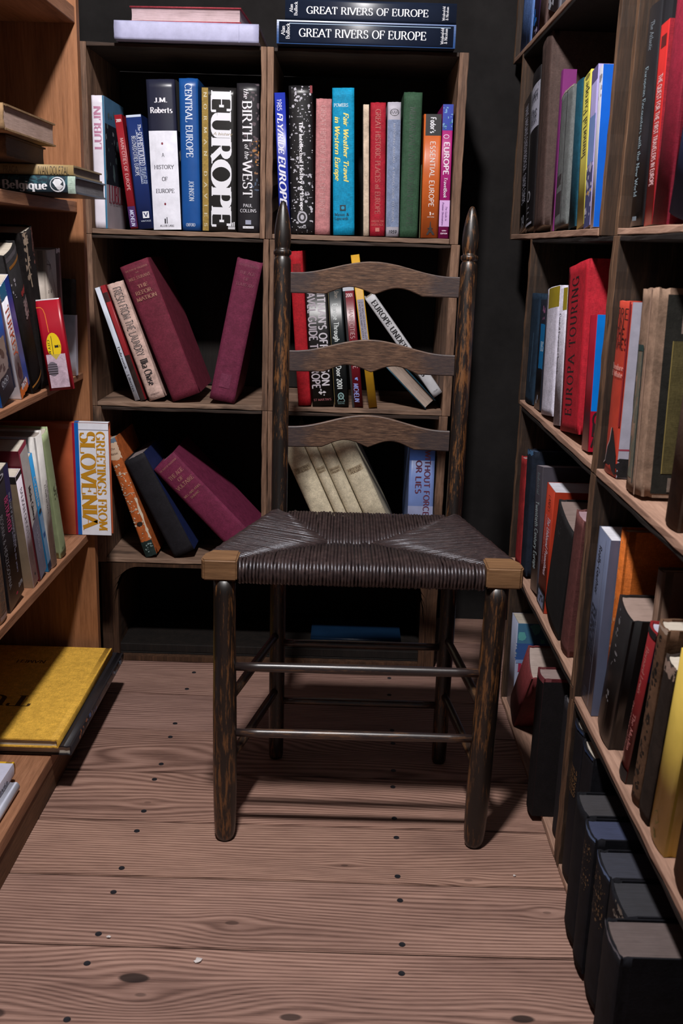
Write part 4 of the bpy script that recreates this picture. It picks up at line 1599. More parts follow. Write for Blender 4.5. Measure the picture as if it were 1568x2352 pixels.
def d_door(D):
    D.text('Rick Steves', 'v', .05, .15, .6, .3, (150, 140, 130), 'ital')
    D.text('Europe Through the Back Door 2001', 'v', .19, .86, .46, .34, (206, 212, 212), 'heavy')
    D.ellipse(.5, .915, .22, .028, (140, 176, 176))
    D.ellipse(.5, .915, .16, .020, (30, 38, 40))
    D.line([(.5, .905), (.24, .955)], .001, (140, 176, 176))
    D.line([(.5, .905), (.76, .955)], .001, (140, 176, 176))
    D.text('AVALON', 'h', .24, .76, .962, .06, (140, 176, 176), 'sans')
    D.text('TRAVEL', 'h', .24, .76, .975, .06, (140, 176, 176), 'sans')
    D.line([(.03, .02), (.03, .98)], .0006, (140, 120, 70))


stand(REAR, (758, 640), (791, 640), (774, 933), (809, 935), Z2, (27, 33, 35), .19, 'black-green paperback with white sideways title behind the slats', d_door, kind='gloss', hard=False, group=G2)


def d_main2(D):
    D.rect(0, 1, 0, .05, (196, 200, 210))
    D.rect(0, .2, .05, 1, (30, 26, 28))
    D.text('2001', 'h', .22, .85, .085, .30, (226, 200, 204), 'heavy')
    D.text('MAIN CITIES OF EUROPE', 'v', .19, .68, .56, .38, (206, 168, 170), 'sans')
    D.text('MICHELIN', 'v', .80, .955, .5, .42, (150, 160, 225), 'slant')
    D.flecks(5, (130, 160, 230), 'S', .2, 'paper', (.4, .7, .755, .785))


stand(REAR, (795, 655), (819, 652), (814, 926), (843, 924), Z2, (112, 22, 34), .19, 'thin dark red city guide with white tip behind the slats', d_main2, kind='gloss', hard=False, group=G2)


def d_yel(D):
    D.rect(.12, .90, .285, .56, (150, 146, 160), kind='cloth')
    D.text('THE MASTER BAKERS GUIDE', 'v', .30, .55, .66, .16, (70, 66, 80), 'sans')
    D.text('TAPESTRIES AND TEXTILES', 'v', .30, .55, .34, .16, (70, 66, 80), 'sans')


stand(REAR, (808, 586), (829, 584), (849, 929), (869, 928), Z2, (204, 154, 34), .18, 'tall thin golden yellow book with grey label behind the slats', d_yel, kind='paper', hard=False, group=G2)


def d_canvas(D):
    D.text('EUROPE UNDER CANVAS', 'v', .05, .80, .52, .52, (32, 30, 32), 'bold')
    D.text('COLLINS', 'h', .3, .8, .955, .12, (90, 88, 92), 'sans')


stand(REAR, (843, 683), (866, 677), (992, 902), (1014, 886), .5895, (190, 190, 194), .16, 'white book leaning steeply right with black sideways capitals, resting on the teal-edged book', d_canvas, key=.3, kind='paper', wear=.0008, group=G2)
# the teal-edged book: fore edge to the aisle, leaning under the white one
stand(REAR, (873, 814), (897, 792), (988, 938), (1012, 916), Z2, (36, 72, 88), .15, 'teal-edged book leaning far over with page edges outward, under the white leaning book', None, flip=True, kind='gloss', pages=(168, 150, 138), group=G2)

# --- lower crates
shelf_run(-.492, -.1670)


def d_tat(D):
    D.rect(0, 1, 0, .05, (90, 110, 130), rag=.02)
    D.rect(0, 1, .04, .17, (206, 176, 150), rag=.03)
    D.text('The', 'h', .3, .7, .08, .2, (90, 60, 50), 'roman')
    D.text('Nation', 'h', .2, .8, .12, .2, (90, 60, 50), 'roman')
    D.flecks(60, (206, 186, 164), 'S', .22, 'old', (0, 1, .17, .86), .2)
    for f in (.29, .46, .60):
        D.line([(.02, f), (.3, f + .008), (.6, f - .004), (.98, f + .005)], .0012, (200, 180, 160))
    D.rect(.84, 1, .5, .86, (206, 190, 170), rag=.05)
    D.ellipse(.5, .72, .26, .018, (34, 28, 26))
    D.rect(0, 1, .87, 1, (34, 46, 44), kind='old', rag=.01)
    D.flecks(12, (130, 150, 150), 'S', .2, 'old', (.15, .85, .89, .98))


stand(REAR, (250, 1014), (276, 1003), (346, 1284), (374, 1271), Z3, (176, 92, 46), .17, 'tattered orange spine with peeling paper leaning in lower left crate', d_tat, kind='old', wear=.0022, group=G3)


def d_dark(D):
    D.rect(0, 1, 0, 1, (24, 34, 76), 'R', 'cloth')


stand(REAR, (271, 1062), (333, 1030), (398, 1288), (450, 1272), Z3, (28, 26, 31), .19, 'charcoal cloth book with blue board leaning beside the tattered orange spine', d_dark, kind='cloth', wear=.0016, group=G3, pages=(150, 140, 140))


def d_volt(D):
    F = (186, 130, 116)
    D.text('THE STORY OF CIVILIZATION', 'h', .1, .9, .05, .06, F, 'roman', kind='foil')
    for s, x0, x1, f, k in (('THE AGE', .18, .82, .14, .15), ('OF', .40, .62, .19, .13), ('VOLTAIRE', .12, .90, .24, .15), ('WILL AND ARIEL', .1, .9, .325, .08), ('DURANT', .3, .7, .36, .08)):
        D.text(s, 'h', x0, x1, f, k, F, 'roman', kind='foil')


stand(REAR, (365, 1076), (421, 1037), (566, 1285), (622, 1246), Z3, (108, 38, 66), .18, 'plum volume leaning steeply left in lower left crate beside the chair seat', d_volt, kind='cloth', wear=.001, group=G3, pages=(176, 150, 160))


shelf_run(-.1440, .1920)


def d_cream(D):
    D.rect(.1, .9, .24, .285, (176, 160, 132), kind='cloth')
    D.text('HISTORIA', 'h', .18, .82, .255, .12, (112, 94, 74), 'bold')
    D.text('POLSKI', 'h', .25, .75, .275, .10, (112, 94, 74), 'bold')


for k, (a, b, wh, g) in enumerate(((719, 774, 'leftmost of the four', 1), (774, 802, 'second from left of the four, slim', 1), (802, 839, 'third from left of the four', 1), (839, 893, 'rightmost of the four', 1))):
    stand(REAR, (a - 86, 1000), (b - 86, 1000), (a + 44, 1290), (b + 44, 1290), Z3, (206, 194, 168), .18, 'cream cloth volume leaning in lower right crate, %s' % wh, d_cream, kind='cloth', wear=.001, group=G3, bulge=.0065, wk=.95)


def d_force(D):
    D.rect(0, 1, 0, .16, (66, 98, 168), kind='gloss')
    D.rect(0, 1, .52, 1, (156, 164, 200), kind='gloss')
    D.text('WITHOUT FORCE', 'v', .08, .60, .72, .22, (100, 52, 74), 'heavy')
    D.text('OR LIES', 'v', .16, .42, .38, .22, (100, 52, 74), 'heavy')
    D.text('voices from the revolution', 'v', .66, .9, .64, .08, (110, 112, 140), 'sans')
    D.text('of central europe', 'v', .66, .86, .48, .08, (110, 112, 140), 'sans')


stand(REAR, (954, 1010), (1017, 1012), (948, 1286), (1000, 1288), Z3, (112, 134, 190), .19, 'pale blue upright paperback with dark sideways capitals in lower right crate', d_force, kind='gloss', hard=False, group=G3)

settle()

# --- lying on top of the crates
GT = 'books lying on top of the back crates'
TOP = 1.2335


def d_riv(frame):
    def f(D):
        if frame:
            for r in ((0, 1, 0, .012), (0, 1, .988, 1), (0, .03, 0, 1), (.94, 1, 0, 1)):
                D.rect(*r, (38, 74, 128), kind='gloss')
            D.line([(.86, .07), (.86, .97)], .0010, (130, 160, 190))
        D.text('GREAT RIVERS OF EUROPE', 'v', .125, .835, .48, .34, (226, 228, 234), 'roman')
        D.text('Alan', 'h', .36, .74, .035, .17, (214, 216, 224), 'roman')
        D.text('Bullock', 'h', .20, .86, .062, .17, (214, 216, 224), 'roman')
        D.text('Weidenfeld', 'h', .16, .84, .925, .14, (206, 208, 216), 'roman')
        D.text('& Nicolson', 'h', .18, .82, .945, .14, (206, 208, 216), 'roman')
    return f


lie((-.1435, 1.972, TOP), (1, 0, 0), .0395, .3245, .235, (24, 32, 50), 'large navy rivers book with blue borders, lower of the two stacked on the crates', d_riv(True), kind='gloss', group=GT, bulge=.0015)
lie((-.1290, 1.976, TOP + .0410), (1, 0, 0), .0345, .3100, .235, (26, 34, 52), 'large navy rivers book, upper of the two stacked on the crates', d_riv(False), kind='gloss', group=GT, bulge=.0015)
lie((-.4400, 1.975, TOP), (1, 0, 0), .0315, .264, .20, (168, 168, 200), 'thick lilac-grey book lying flat on the upper left crate', lambda D: D.rect(.0, 1, .86, .865, (150, 150, 182)), kind='paper', wear=.001, group=GT, bulge=.0015)
_yw = math.radians(-3.0)
lie((-.405, 2.170, TOP + .0328), (math.cos(_yw), math.sin(_yw), 0), .0265, .205, .178, (150, 56, 66), 'red-bound book lying with pale page edges outward on the lilac-grey book', None, into=(math.sin(_yw), -math.cos(_yw), 0), kind='cloth', pages=(196, 172, 178), group=GT)
lie((-.060, 2.060, .0168), (1, 0, 0), .026, .20, .12, (16, 38, 62), 'dark blue book lying in the dark bin behind the chair rungs', None, kind='gloss', group=None)


# ------------------------------------------------------------------ left bookcase, middle shelf
GB = 'books on the middle shelf of the left bookcase'
ZB = .6420
shelf_run(.5, 1.8415)


def d_orange(D):
    D.line([(.86, .45), (.86, .9)], .0012, (214, 150, 130))


stand(LEFT, (-75, 700), (-38, 690), (-18, 962), (22, 955), ZB, (196, 74, 40), .14, 'orange-red spine at the left edge of the photo, beside the blue guide, middle left shelf', d_orange, kind='gloss', hard=False, group=GB)


def d_turk(D):
    D.rect(0, .94, 0, .14, (30, 44, 90), kind='gloss')
    D.text('Turkey', 'v', .10, .52, .55, .40, (222, 226, 236), 'slant')
    D.rect(.0, .78, .52, .80, (150, 132, 126), kind='gloss', rag=.03)
    D.flecks(14, (90, 70, 66), 'S', .22, 'gloss', (.05, .6, .55, .76))
    D.rect(0, .85, .80, 1, (30, 30, 38), kind='gloss')
    D.text('000', 'h', .18, .62, .845, .12, (190, 192, 204), 'sans')
    D.text('kilometres', 'h', .2, .6, .875, .06, (120, 122, 140), 'sans')
    D.rect(.94, 1, 0, 1, (120, 116, 122), kind='gloss')


stand(LEFT, (-35, 640), (2, 612), (23, 952), (57, 925), ZB, (16, 92, 180), .14, 'blue guidebook with white slanted title and photo panel, middle left shelf', d_turk, kind='gloss', hard=False, group=GB)


def d_turk2(D):
    D.rect(.56, 1, 0, 1, (20, 62, 150), kind='gloss')
    D.rect(0, .56, 0, .12, (30, 110, 150), kind='gloss', rag=.02)
    D.text('TURKEY', 'v', .19, .63, .30, .36, (206, 92, 60), 'roman')
    D.ellipse(.32, .80, .16, .055, (70, 30, 36))
    D.rect(.28, .35, .70, .77, (70, 30, 36))
    D.rect(0, .8, .91, 1, (222, 112, 40), kind='gloss', rag=.02)
    D.rect(.2, .72, .89, .945, (224, 222, 230), kind='gloss')
    D.text('DK', 'h', .26, .66, .917, .2, (150, 60, 50), 'sans')


stand(LEFT, (6, 650), (30, 640), (60, 924), (84, 905), ZB, (222, 220, 230), .14, 'white and blue leaning spine with red-orange spaced capitals, middle left shelf', d_turk2, kind='gloss', hard=False, group=GB)


def d_blackspine(D):
    D.rect(0, 1, .02, .05, (84, 80, 84), kind='old')
    D.rect(.1, 1, .085, .105, (150, 96, 30))
    D.flecks(8, (170, 166, 176), 'S', .12, 'paper', (.0, .3, .12, .3))
    D.rect(.5, 1, .30, .335, (150, 40, 36), rag=.02)
    D.rect(.5, .98, .37, .50, (126, 116, 116), rag=.02)
    D.flecks(14, (50, 46, 48), 'S', .1, 'old', (.5, .98, .37, .50))
    D.rect(.0, 1, .945, .96, (160, 104, 30))


stand(LEFT, (3, 574), (40, 566), (82, 913), (101, 907), ZB, (30, 28, 29), .16, 'black leaning spine with red band and patterned patch, middle left shelf', d_blackspine, kind='old', group=GB)


def d_torn(D):
    D.flecks(40, (150, 132, 116), 'S', .16, 'old', (0, .3, 0, .3), .15)
    D.flecks(30, (130, 84, 76), 'S', .14, 'old', (.65, 1, 0, .22), .15)
    D.line([(.10, .0), (.2, .1), (.14, .22), (.22, .34)], .003, (156, 138, 120), kind='old')
    D.line([(.9, .0), (.7, .06), (.62, .14)], .0025, (134, 90, 82), kind='old')
    for k in range(26):
        D.ellipse(.86, .1 + k * .015, .02, .003, (120, 66, 50))
        D.layer -= 1


stand(LEFT, (42, 528), (70, 524), (96, 902), (115, 894), ZB, (28, 24, 24), .17, 'tall black book with ragged torn spine showing strips of paper, middle left shelf', d_torn, kind='old', wear=.003, val=-.492, group=GB)


def d_tallcream(D):
    D.rect(.56, .80, 0, 1, (34, 33, 36))
    D.rect(.80, 1, 0, 1, (104, 92, 98), kind='gloss')
    D.line([(.84, .02), (.84, .98)], .0008, (190, 186, 196))
    D.rect(.60, .96, 0, .03, (206, 204, 214), rag=.03)
    D.line([(.22, .10), (.54, .42)], .0006, (90, 80, 74))
    for a, f in ((.06, .10), (.10, .07), (.24, .14), (.16, .16)):
        D.line([(.22, .11), (a, f)], .0009, (40, 36, 36))
    D.flecks(6, (110, 100, 92), 'S', .04, 'paper', (.05, .3, .2, .5))


stand(LEFT, (74, 573), (117, 572), (98, 888), (130, 880), ZB, (170, 158, 148), .16, 'tall book with cream, black and silver stripes on its spine, behind the red city map', d_tallcream, kind='paper', val=-.491, group=GB)


def d_map(D):
    D.rect(0, 1, 0, .012, (226, 222, 226))
    D.line([(.0, .085), (.18, .085), (.27, .11), (.32, .16), (.36, .36)], .0012, (224, 120, 50))
    D.ellipse(.48, .51, .30, .145, (224, 190, 22))
    D.text('i', 'v', .502, .532, .64, .26, (34, 30, 30), 'bold')
    D.text('CITY MAP', 'v', .44, .66, .28, .09, (60, 52, 30), 'sans')
    D.line([(.42, .40), (.42, .64)], .0008, (60, 52, 30))
    D.rect(.10, .90, .60, .97, (178, 156, 170), kind='old')
    D.poly([(.30, .60), (.70, .60), (.50, .66)], (190, 166, 70))
    D.ellipse(.30, .76, .22, .08, (110, 100, 112))
    for k in range(5):
        D.line([(.10, .71 + .025 * k), (.5, .71 + .025 * k)], .0011, (54, 50, 56))


MAPP = Plane(1, 1.592, (1, 0, 0), (0, -1, 0))
CARDP = Plane(1, hit((160, 863), 2, ZB).y, (1, 0, 0), (0, -1, 0))


def d_grey(D):
    D.rect(.1, .9, .55, .58, (70, 66, 62), kind='old')


stand(LEFT, (176, 640), (187, 640), (178, 860), (189, 856), ZB, (52, 48, 44), .15, 'worn dark grey book at the far end of the middle left shelf', d_grey, kind='old', wear=.002, val=-.491, group=GB)

shelf_run(-.4915, -.30)
stand(MAPP, (57, 687), (117, 685), (92, 868), (142, 866), ZB, (150, 16, 34), .009, 'red folded city map with yellow oval, standing in front on the middle left shelf', d_map, kind='gloss', hard=False, pages=(220, 216, 220), group=GB)
shelf_run(-.79, -.30)
stand(CARDP, (140, 723), (173, 724), (143, 862), (176, 862), ZB, (206, 208, 226), .012, 'blank white booklet right of the red city map, middle left shelf', None, kind='paper', hard=False, group=GB)
settle()

# ------------------------------------------------------------------ left bookcase, lower shelf
GC = 'books on the lower shelf of the left bookcase'
ZC = .3355
shelf_run(.5, 1.815)


def d_from(D):
    D.text('DAVID FROMKIN', 'v', .50, .94, .55, .42, (96, 84, 76), 'sans')
    D.rect(.2, .8, .955, .985, (150, 120, 110))


stand(LEFT, (-46, 1105), (-20, 1100), (0, 1482), (26, 1466), ZC, (196, 180, 156), .16, 'cream spine with dark sideways capitals, at the left edge of the lower left shelf', d_from, kind='paper', group=GC)


def d_bosnia(D):
    D.rect(.70, 1, 0, .28, (38, 42, 92), kind='gloss')
    D.text('BOSNIA & HERZEGOVINA', 'v', .28, .84, .22, .16, (170, 168, 176), 'thin')
    D.text('BETRAYED', 'v', .20, .46, .62, .22, (190, 70, 120), 'bold')
    D.text('the bread of passionate idealism', 'v', .20, .62, .84, .10, (176, 176, 196), 'sans')
    D.text('a witness to the years', 'v', .45, .80, .74, .09, (150, 150, 176), 'sans')
    D.text('DUPIN', 'h', .66, .92, .90, .10, (200, 200, 208), 'sans')
    D.ellipse(.5, .93, .06, .01, (170, 50, 70))
    D.ellipse(.36, .03, .26, .02, (196, 196, 206))
    D.ellipse(.36, .03, .18, .012, (30, 28, 34))


stand(LEFT, (-22, 1088), (17, 1082), (28, 1452), (62, 1404), ZC, (29, 28, 32), .17, 'thick black book with pink and white sideways lettering, lower left shelf', d_bosnia, kind='gloss', hard=False, group=GC)


def d_balkan(D):
    D.rect(0, 1, 0, .04, (40, 36, 36))
    D.text('BALKAN GHOSTS', 'v', .13, .56, .52, .40, (104, 98, 104), 'light')
    D.text('ROBERT KAPLAN', 'v', .66, .82, .52, .26, (110, 104, 110), 'thin')
    D.rect(.4, .6, .90, .92, (60, 56, 60))
    D.line([(0, .95), (1, .95)], .0004, (130, 124, 130))
    D.rect(0, 1, 0, 1, (150, 132, 110), 'L', 'paper')
    D.rect(0, 1, 0, .06, (36, 33, 33), 'L', 'paper')


stand(LEFT, (36, 1092), (46, 1080), (75, 1338), (89, 1325), ZC, (212, 202, 212), .165, 'white spine with thin grey capitals and tan cover side, lower left shelf', d_balkan, kind='paper', hard=False, group=GC)


def d_glenny(D):
    D.rect(.1, 1, .03, .60, (212, 208, 206))
    D.rect(.1, 1, .60, 1, (126, 122, 140))
    D.poly([(.1, .63), (.1, .58), (1, .52), (1, .60)], (126, 122, 140))
    D.text('Misha Glenny', 'v', .30, .55, .52, .26, (50, 46, 50), 'heavy')
    D.text('The Balkans', 'v', .62, .80, .58, .26, (180, 178, 196), 'sans')


stand(LEFT, (46, 1034), (60, 1010), (92, 1327), (111, 1306), ZC, (104, 30, 44), .165, 'spine split white above and grey below with maroon edge, lower left shelf', d_glenny, kind='gloss', hard=False, group=GC)


def d_croatia(D):
    D.text('Croatia', 'v', .18, .42, .5, .6, (206, 220, 234), 'heavy')
    D.ellipse(.5, .47, .4, .015, (30, 34, 44))
    D.rect(0, 1, .50, 1, (128, 172, 214), kind='gloss')
    D.rect(.2, .8, .66, .70, (60, 100, 160))
    D.rect(0, 1, .93, 1, (40, 60, 90), kind='gloss')


stand(LEFT, (66, 1050), (73, 1042), (108, 1292), (115, 1283), ZC, (46, 138, 196), .15, 'slim sky blue spine between two white ones, lower left shelf', d_croatia, kind='gloss', hard=False, group=GC)


def d_white2(D):
    for c, a in ((.30, .36), (.52, .34), (.74, .38)):
        D.text('ILLYRIAN ANTIQUITIES', 'v', a, a + .24, c, .16, (90, 86, 84), 'sans')
    D.text('MUNICH', 'v', .84, .94, .5, .2, (90, 86, 84), 'sans')


stand(LEFT, (83, 1002), (94, 990), (115, 1273), (129, 1258), ZC, (206, 202, 198), .16, 'white spine with three lines of small grey lettering, lower left shelf', d_white2, kind='paper', group=GC, pages=(150, 140, 132))


def d_greenl(D):
    D.ellipse(.5, .44, .26, .03, (84, 92, 70))
    D.ellipse(.5, .44, .16, .018, (160, 172, 132))
    D.flecks(9, (70, 78, 60), 'S', .16, 'paper', (.25, .75, .47, .52))
    D.text('BELGRADE', 'h', .2, .8, .93, .13, (76, 84, 64), 'sans')


stand(LEFT, (93, 1000), (104, 986), (130, 1250), (146, 1238), ZC, (158, 172, 130), .16, 'pale green spine next to the propped white and rust cover, lower left shelf', d_greenl, kind='paper', wear=.0012, group=GC)
settle()


def d_slov(D):
    D.rect(0, 1, 0, .236, (222, 222, 232), 'R', 'gloss')
    D.rect(0, 1, .236, .268, (20, 96, 178), 'R', 'gloss')
    D.rect(0, 1, .268, .286, (150, 24, 50), 'R', 'gloss')
    D.text('GREETINGS FROM', 'h', .075, .955, .064, .074, (188, 132, 24), 'bold', 'R')
    D.text('SLOVENIA', 'h', .075, .935, .166, .128, (188, 132, 24), 'fat', 'R')
    D.line([(.055, 0), (.055, .236)], .0012, (180, 180, 192), 'R')
    D.rect(0, 1, 0, .236, (222, 222, 232), 'S', 'gloss')
    D.rect(0, 1, .236, .268, (20, 96, 178), 'S', 'gloss')


_L, _D, _T = .235, .2150, .017
make_book(axes(Vector((0, -1, 0)), Vector((0, 0, -1)), Vector((1, 0, 0)), Vector((-.4360 - _L, 1.8275, ZC + .0008 + _D))), _T, _L, _D, (176, 88, 56), 'rust and white picture book with gold capitals, propped face out at the shelf end', d_slov, kind='gloss', group=GC, bulge=.0008)

# ------------------------------------------------------------------ left bookcase, upper shelf: a lying stack
GA = 'books lying on the upper shelf of the left bookcase'
ZA = .9440


def d_belg(D):
    D.flecks(26, (44, 78, 88), 'S', .5, 'gloss', (.5, 1, .55, 1))
    D.text('La Cuisine de Belgique', 'v', .13, .835, .44, .50, (222, 222, 228), 'bold')
    D.ellipse(.50, .897, .44, .045, (200, 202, 210))
    D.ellipse(.52, .894, .37, .038, (34, 44, 52))
    D.poly([(.10, .905), (.36, .885), (.60, .868), (.80, .88), (.82, .908), (.66, .925), (.5, .912), (.40, .93)], (206, 206, 212))
    D.rect(0, 1, .955, 1, (150, 168, 156), kind='cloth')


def d_ivan(D):
    D.text('PRAGA', 'v', .555, .65, .45, .62, (96, 78, 50), 'sans')
    D.text('IVAN DOLEZAL', 'v', .775, .972, .45, .72, (58, 48, 36), 'sans')


lie((-.4080 - .255, 1.550, ZA), (1, 0, 0), .0245, .255, .19, (30, 46, 56), 'dark teal book with white lettering, bottom of the upper left shelf stack', d_belg, kind='gloss', group=GA, pages=(128, 126, 130), wear=.0008)
lie((-.4120 - .235, 1.556, ZA + .0255), (1, 0, 0), .0150, .235, .175, (150, 126, 84), 'thin straw-coloured book with dark capitals, lying on the teal one', d_ivan, kind='paper', group=GA, pages=(132, 124, 126))
_y2 = math.radians(1.5)
lie((-.470 - .22, 1.43, ZA + .0420), (math.cos(_y2), math.sin(_y2), 0), .0280, .22, .20, (92, 70, 52), 'brown leather book second from the top of the upper left shelf stack', None, into=(-math.sin(_y2), math.cos(_y2), 0), kind='old', wear=.0015, group=GA, pages=(96, 74, 60))
lie((-.456 - .22, 1.39, ZA + .0712), (1, 0, 0), .0330, .22, .235, (130, 104, 76), 'old tan book with rough browned pages, top of the upper left shelf stack', None, kind='old', wear=.003, group=GA, pages=(182, 154, 142))

# ------------------------------------------------------------------ left bookcase, bottom shelf
GD = 'books lying on the bottom shelf of the left bookcase'
ZD = .0730


def d_glossy(D):
    D.flecks(30, (70, 62, 66), 'S', .8, 'gloss', (0, 1, .05, .95))
    D.flecks(8, (150, 84, 44), 'S', .6, 'gloss', (.2, .9, .12, .3))
    D.flecks(10, (52, 88, 140), 'S', .6, 'gloss', (.2, .9, .25, .5))
    D.flecks(8, (110, 130, 150), 'S', .7, 'gloss', (.2, .9, .65, .95))


def d_tuti(D):
    D.text('TUTI', 'h', .30, .88, .36, .15, (70, 50, 24), 'roman', 'R')
    D.text('NAMEH', 'h', .40, .60, .80, .05, (70, 50, 24), 'roman', 'R')


lie((-.4240, 1.452, ZD), (0, 1, 0), .0165, .383, .26, (38, 36, 40), 'dark glossy picture book under the yellow one on the bottom left shelf', d_glossy, into=(-1, 0, 0), kind='gloss', group=GD, bulge=.001)
_yx = math.radians(0.4)
lie((-.4420, 1.442, ZD + .0175), (0, 1, 0), .0150, .376, .27, (214, 166, 66), 'large mustard yellow cloth book lying on the dark glossy one', d_tuti, into=(-1, 0, 0), kind='cloth', group=GD, bulge=.001)


def d_yug(D):
    D.rect(0, 1, 0, .985, (200, 200, 220), 'S', 'gloss')
    D.rect(0, 1, 0, .985, (200, 200, 220), 'R', 'gloss')
    D.text('Yugoslavia', 'v', .62, .90, .42, .50, (44, 42, 50), 'roman')
    D.line([(.08, 0), (.08, 1)], .0006, (90, 90, 100))


lie((-.4750, 1.010, ZD), (0, 1, 0), .0150, .330, .22, (204, 208, 224), 'white round-spined book, lower of the two white ones on the bottom left shelf', None, into=(-1, 0, 0), kind='gloss', group=GD, bulge=.004)
lie((-.4850, 1.000, ZD + .0162), (0, 1, 0), .0200,   .362, .22, (212, 164, 40), 'white book with black lower-case spine title on the bottom left shelf', d_yug, into=(-1, 0, 0), kind='gloss', group=GD, bulge=.001)

# ------------------------------------------------------------------ right crates, eye height
GE = 'books in the right crates at eye height'
ZE = .9145
shelf_run(-2.155, -1.4005)


def d_hans(D):
    D.text('HANS MAGNUS ENZENSBERGER', 'v', .06, .55, .5, .42, (176, 174, 190), 'sans')
    D.text('EUROPE EUROPE', 'v', .58, .80, .5, .42, (176, 174, 190), 'sans')
    D.text('19', 'h', .3, .7, .94, .3, (150, 150, 160), 'sans')


stand(RIGHT, (1205, 226), (1221, 222), (1194, 512), (1208, 515), ZE, (30, 28, 30), .17, 'black spine with narrow white capitals running down, far right crate at eye height', d_hans, kind='gloss', hard=False, group=GE)


def d_label(D):
    D.rect(.15, 1, .09, .37, (168, 168, 184))
    for f in (.10, .115, .35, .36):
        D.line([(.15, f), (1, f)], .0007, (60, 60, 70))
    for s, f in (('DONITZ', .155), ('DEUTSCH', .18), ('The', .26), ('Dunstone', .29), ('Memoirs', .32)):
        D.text(s, 'h', .28, .88, f, .13, (64, 64, 74), 'roman')
    D.ellipse(.5, .79, .18, .035, (176, 174, 186))
    D.ellipse(.5, .79, .13, .026, (30, 28, 30))
    for f in (.86, .89, .93):
        D.rect(.4, .62, f, f + .008, (120, 118, 130))
    D.rect(.3, .9, .965, .98, (150, 150, 164))


stand(RIGHT, (1223, 168), (1243, 162), (1208, 518), (1224, 520), ZE, (30, 28, 30), .17, 'black spine with white bordered label, far right crate at eye height', d_label, kind='gloss', group=GE, wear=.0012)
stand(RIGHT, (1246, 94), (1268, 90), (1225, 521), (1245, 523), ZE, (72, 56, 52), .18, 'tall brown cloth book, tallest on its shelf, far right crate at eye height', lambda D: D.line([(.55, 0), (.55, 1)], .0022, (34, 28, 28)), kind='cloth', group=GE, wear=.001)
stand(RIGHT, (1290, 160), (1296, 160), (1266, 522), (1270, 522), ZE, (112, 42, 102), .022, 'thin purple spine between brown and grey books, far right crate at eye height', None, kind='gloss', hard=False, group=GE)


def d_greyb(D):
    D.rect(0, .55, .60, .68, (36, 35, 37))
    D.rect(0, .6, .73, .90, (36, 35, 37))
    D.rect(.0, 1, 0, .012, (170, 160, 150), rag=.02)
    D.line([(.66, .01), (.66, 1)], .002, (40, 42, 44))


stand(RIGHT, (1289, 213), (1317, 208), (1271, 523), (1297, 525), ZE, (96, 100, 100), .17, 'grey hardback with black label boxes, left of the teal and yellow spines', d_greyb, kind='cloth', group=GE, wear=.0016)
stand(RIGHT, (1326, 190), (1340, 184), (1305, 525), (1321, 526), ZE, (16, 62, 78), .17, 'dark teal spine left of the thin yellow one', None, kind='cloth', group=GE)


def d_immortal(D):
    D.text('Immortal Europe', 'u', .05, .54, .46, .56, (40, 40, 36), 'roman')
    D.ellipse(.55, .02, .3, .014, (130, 124, 60))


stand(RIGHT, (1341, 172), (1357, 169), (1323, 526), (1339, 526), ZE, (206, 196, 84), .15, 'thin yellow spine with black upward title, far right crate at eye height', d_immortal, kind='gloss', hard=False, group=GE)


def d_lilac(D):
    D.rect(0, 1, 0, .09, (100, 92, 140), kind='gloss')
    D.rect(0, 1, .3, .6, (110, 140, 196), kind='gloss', rag=.02)
    D.rect(0, 1, .62, 1, (52, 66, 110), kind='gloss', rag=.02)
    D.flecks(18, (170, 170, 190), 'S', .3, 'gloss', (0, 1, .6, .95))
    D.flecks(4, (196, 150, 80), 'S', .3, 'gloss', (0, 1, .68, .8))


stand(RIGHT, (1359, 158), (1375, 153), (1341, 526), (1352, 526), ZE, (160, 152, 200), .15, 'lilac and blue picture spine between the yellow and white ones', d_lilac, kind='gloss', hard=False, group=GE)


def d_wblue(D):
    D.rect(0, 1, 0, 1, (12, 86, 186), 'R', 'gloss')
    D.flecks(6, (150, 146, 156), 'S', .5, 'paper', (0, 1, .05, .2))


stand(RIGHT, (1378, 153), (1385, 150), (1354, 525), (1362, 525), ZE, (206, 206, 218), .15, 'thin white spine with bright blue cover side, rightmost in far right crate', d_wblue, kind='gloss', hard=False, group=GE)

shelf_run(-1.370, -.775)


def d_enc(D):
    D.text('The Atlantic', 'v', .07, .2, .55, .26, (120, 130, 140), 'ital')
    D.text('European Encounters with the New World', 'v', .27, .86, .42, .28, (140, 160, 170), 'roman')
    D.rect(.4, .7, .955, .975, (110, 120, 130))


stand(NEARR, (1495, 10), (1532, 2), (1455, 506), (1476, 508), ZE, (30, 29, 32), .18, 'black spine with pale italic lettering, left of the bright red spine at eye height', d_enc, kind='gloss', group=GE)


def d_brightred(D):
    D.rect(.2, .8, .06, .12, (90, 22, 22))
    D.text('THE QUEST FOR THE FIRST TRAVELERS IN EUROPE', 'v', .25, .80, .5, .46, (222, 176, 178), 'heavy')
    D.rect(0, 1, 0, 1, (128, 24, 38), 'R', 'cloth')


stand(NEARR, (1517, 56), (1533, 50), (1474, 510), (1495, 511), ZE, (184, 40, 38), .18, 'bright red spine with pale sideways capitals, near right crate at eye height', d_brightred, kind='gloss', hard=False, group=GE)
stand(NEARR, (1556, -60), (1600, -70), (1499, 512), (1524, 514), ZE, (112, 22, 40), .18, 'tall crimson cloth book right of the bright red spine', None, kind='cloth', group=GE)
stand(NEARR, (1612, 20), (1668, 10), (1530, 516), (1586, 520), ZE, (26, 40, 78), .18, 'navy book at the right edge of the photo, near right crate at eye height', None, kind='cloth', group=GE)

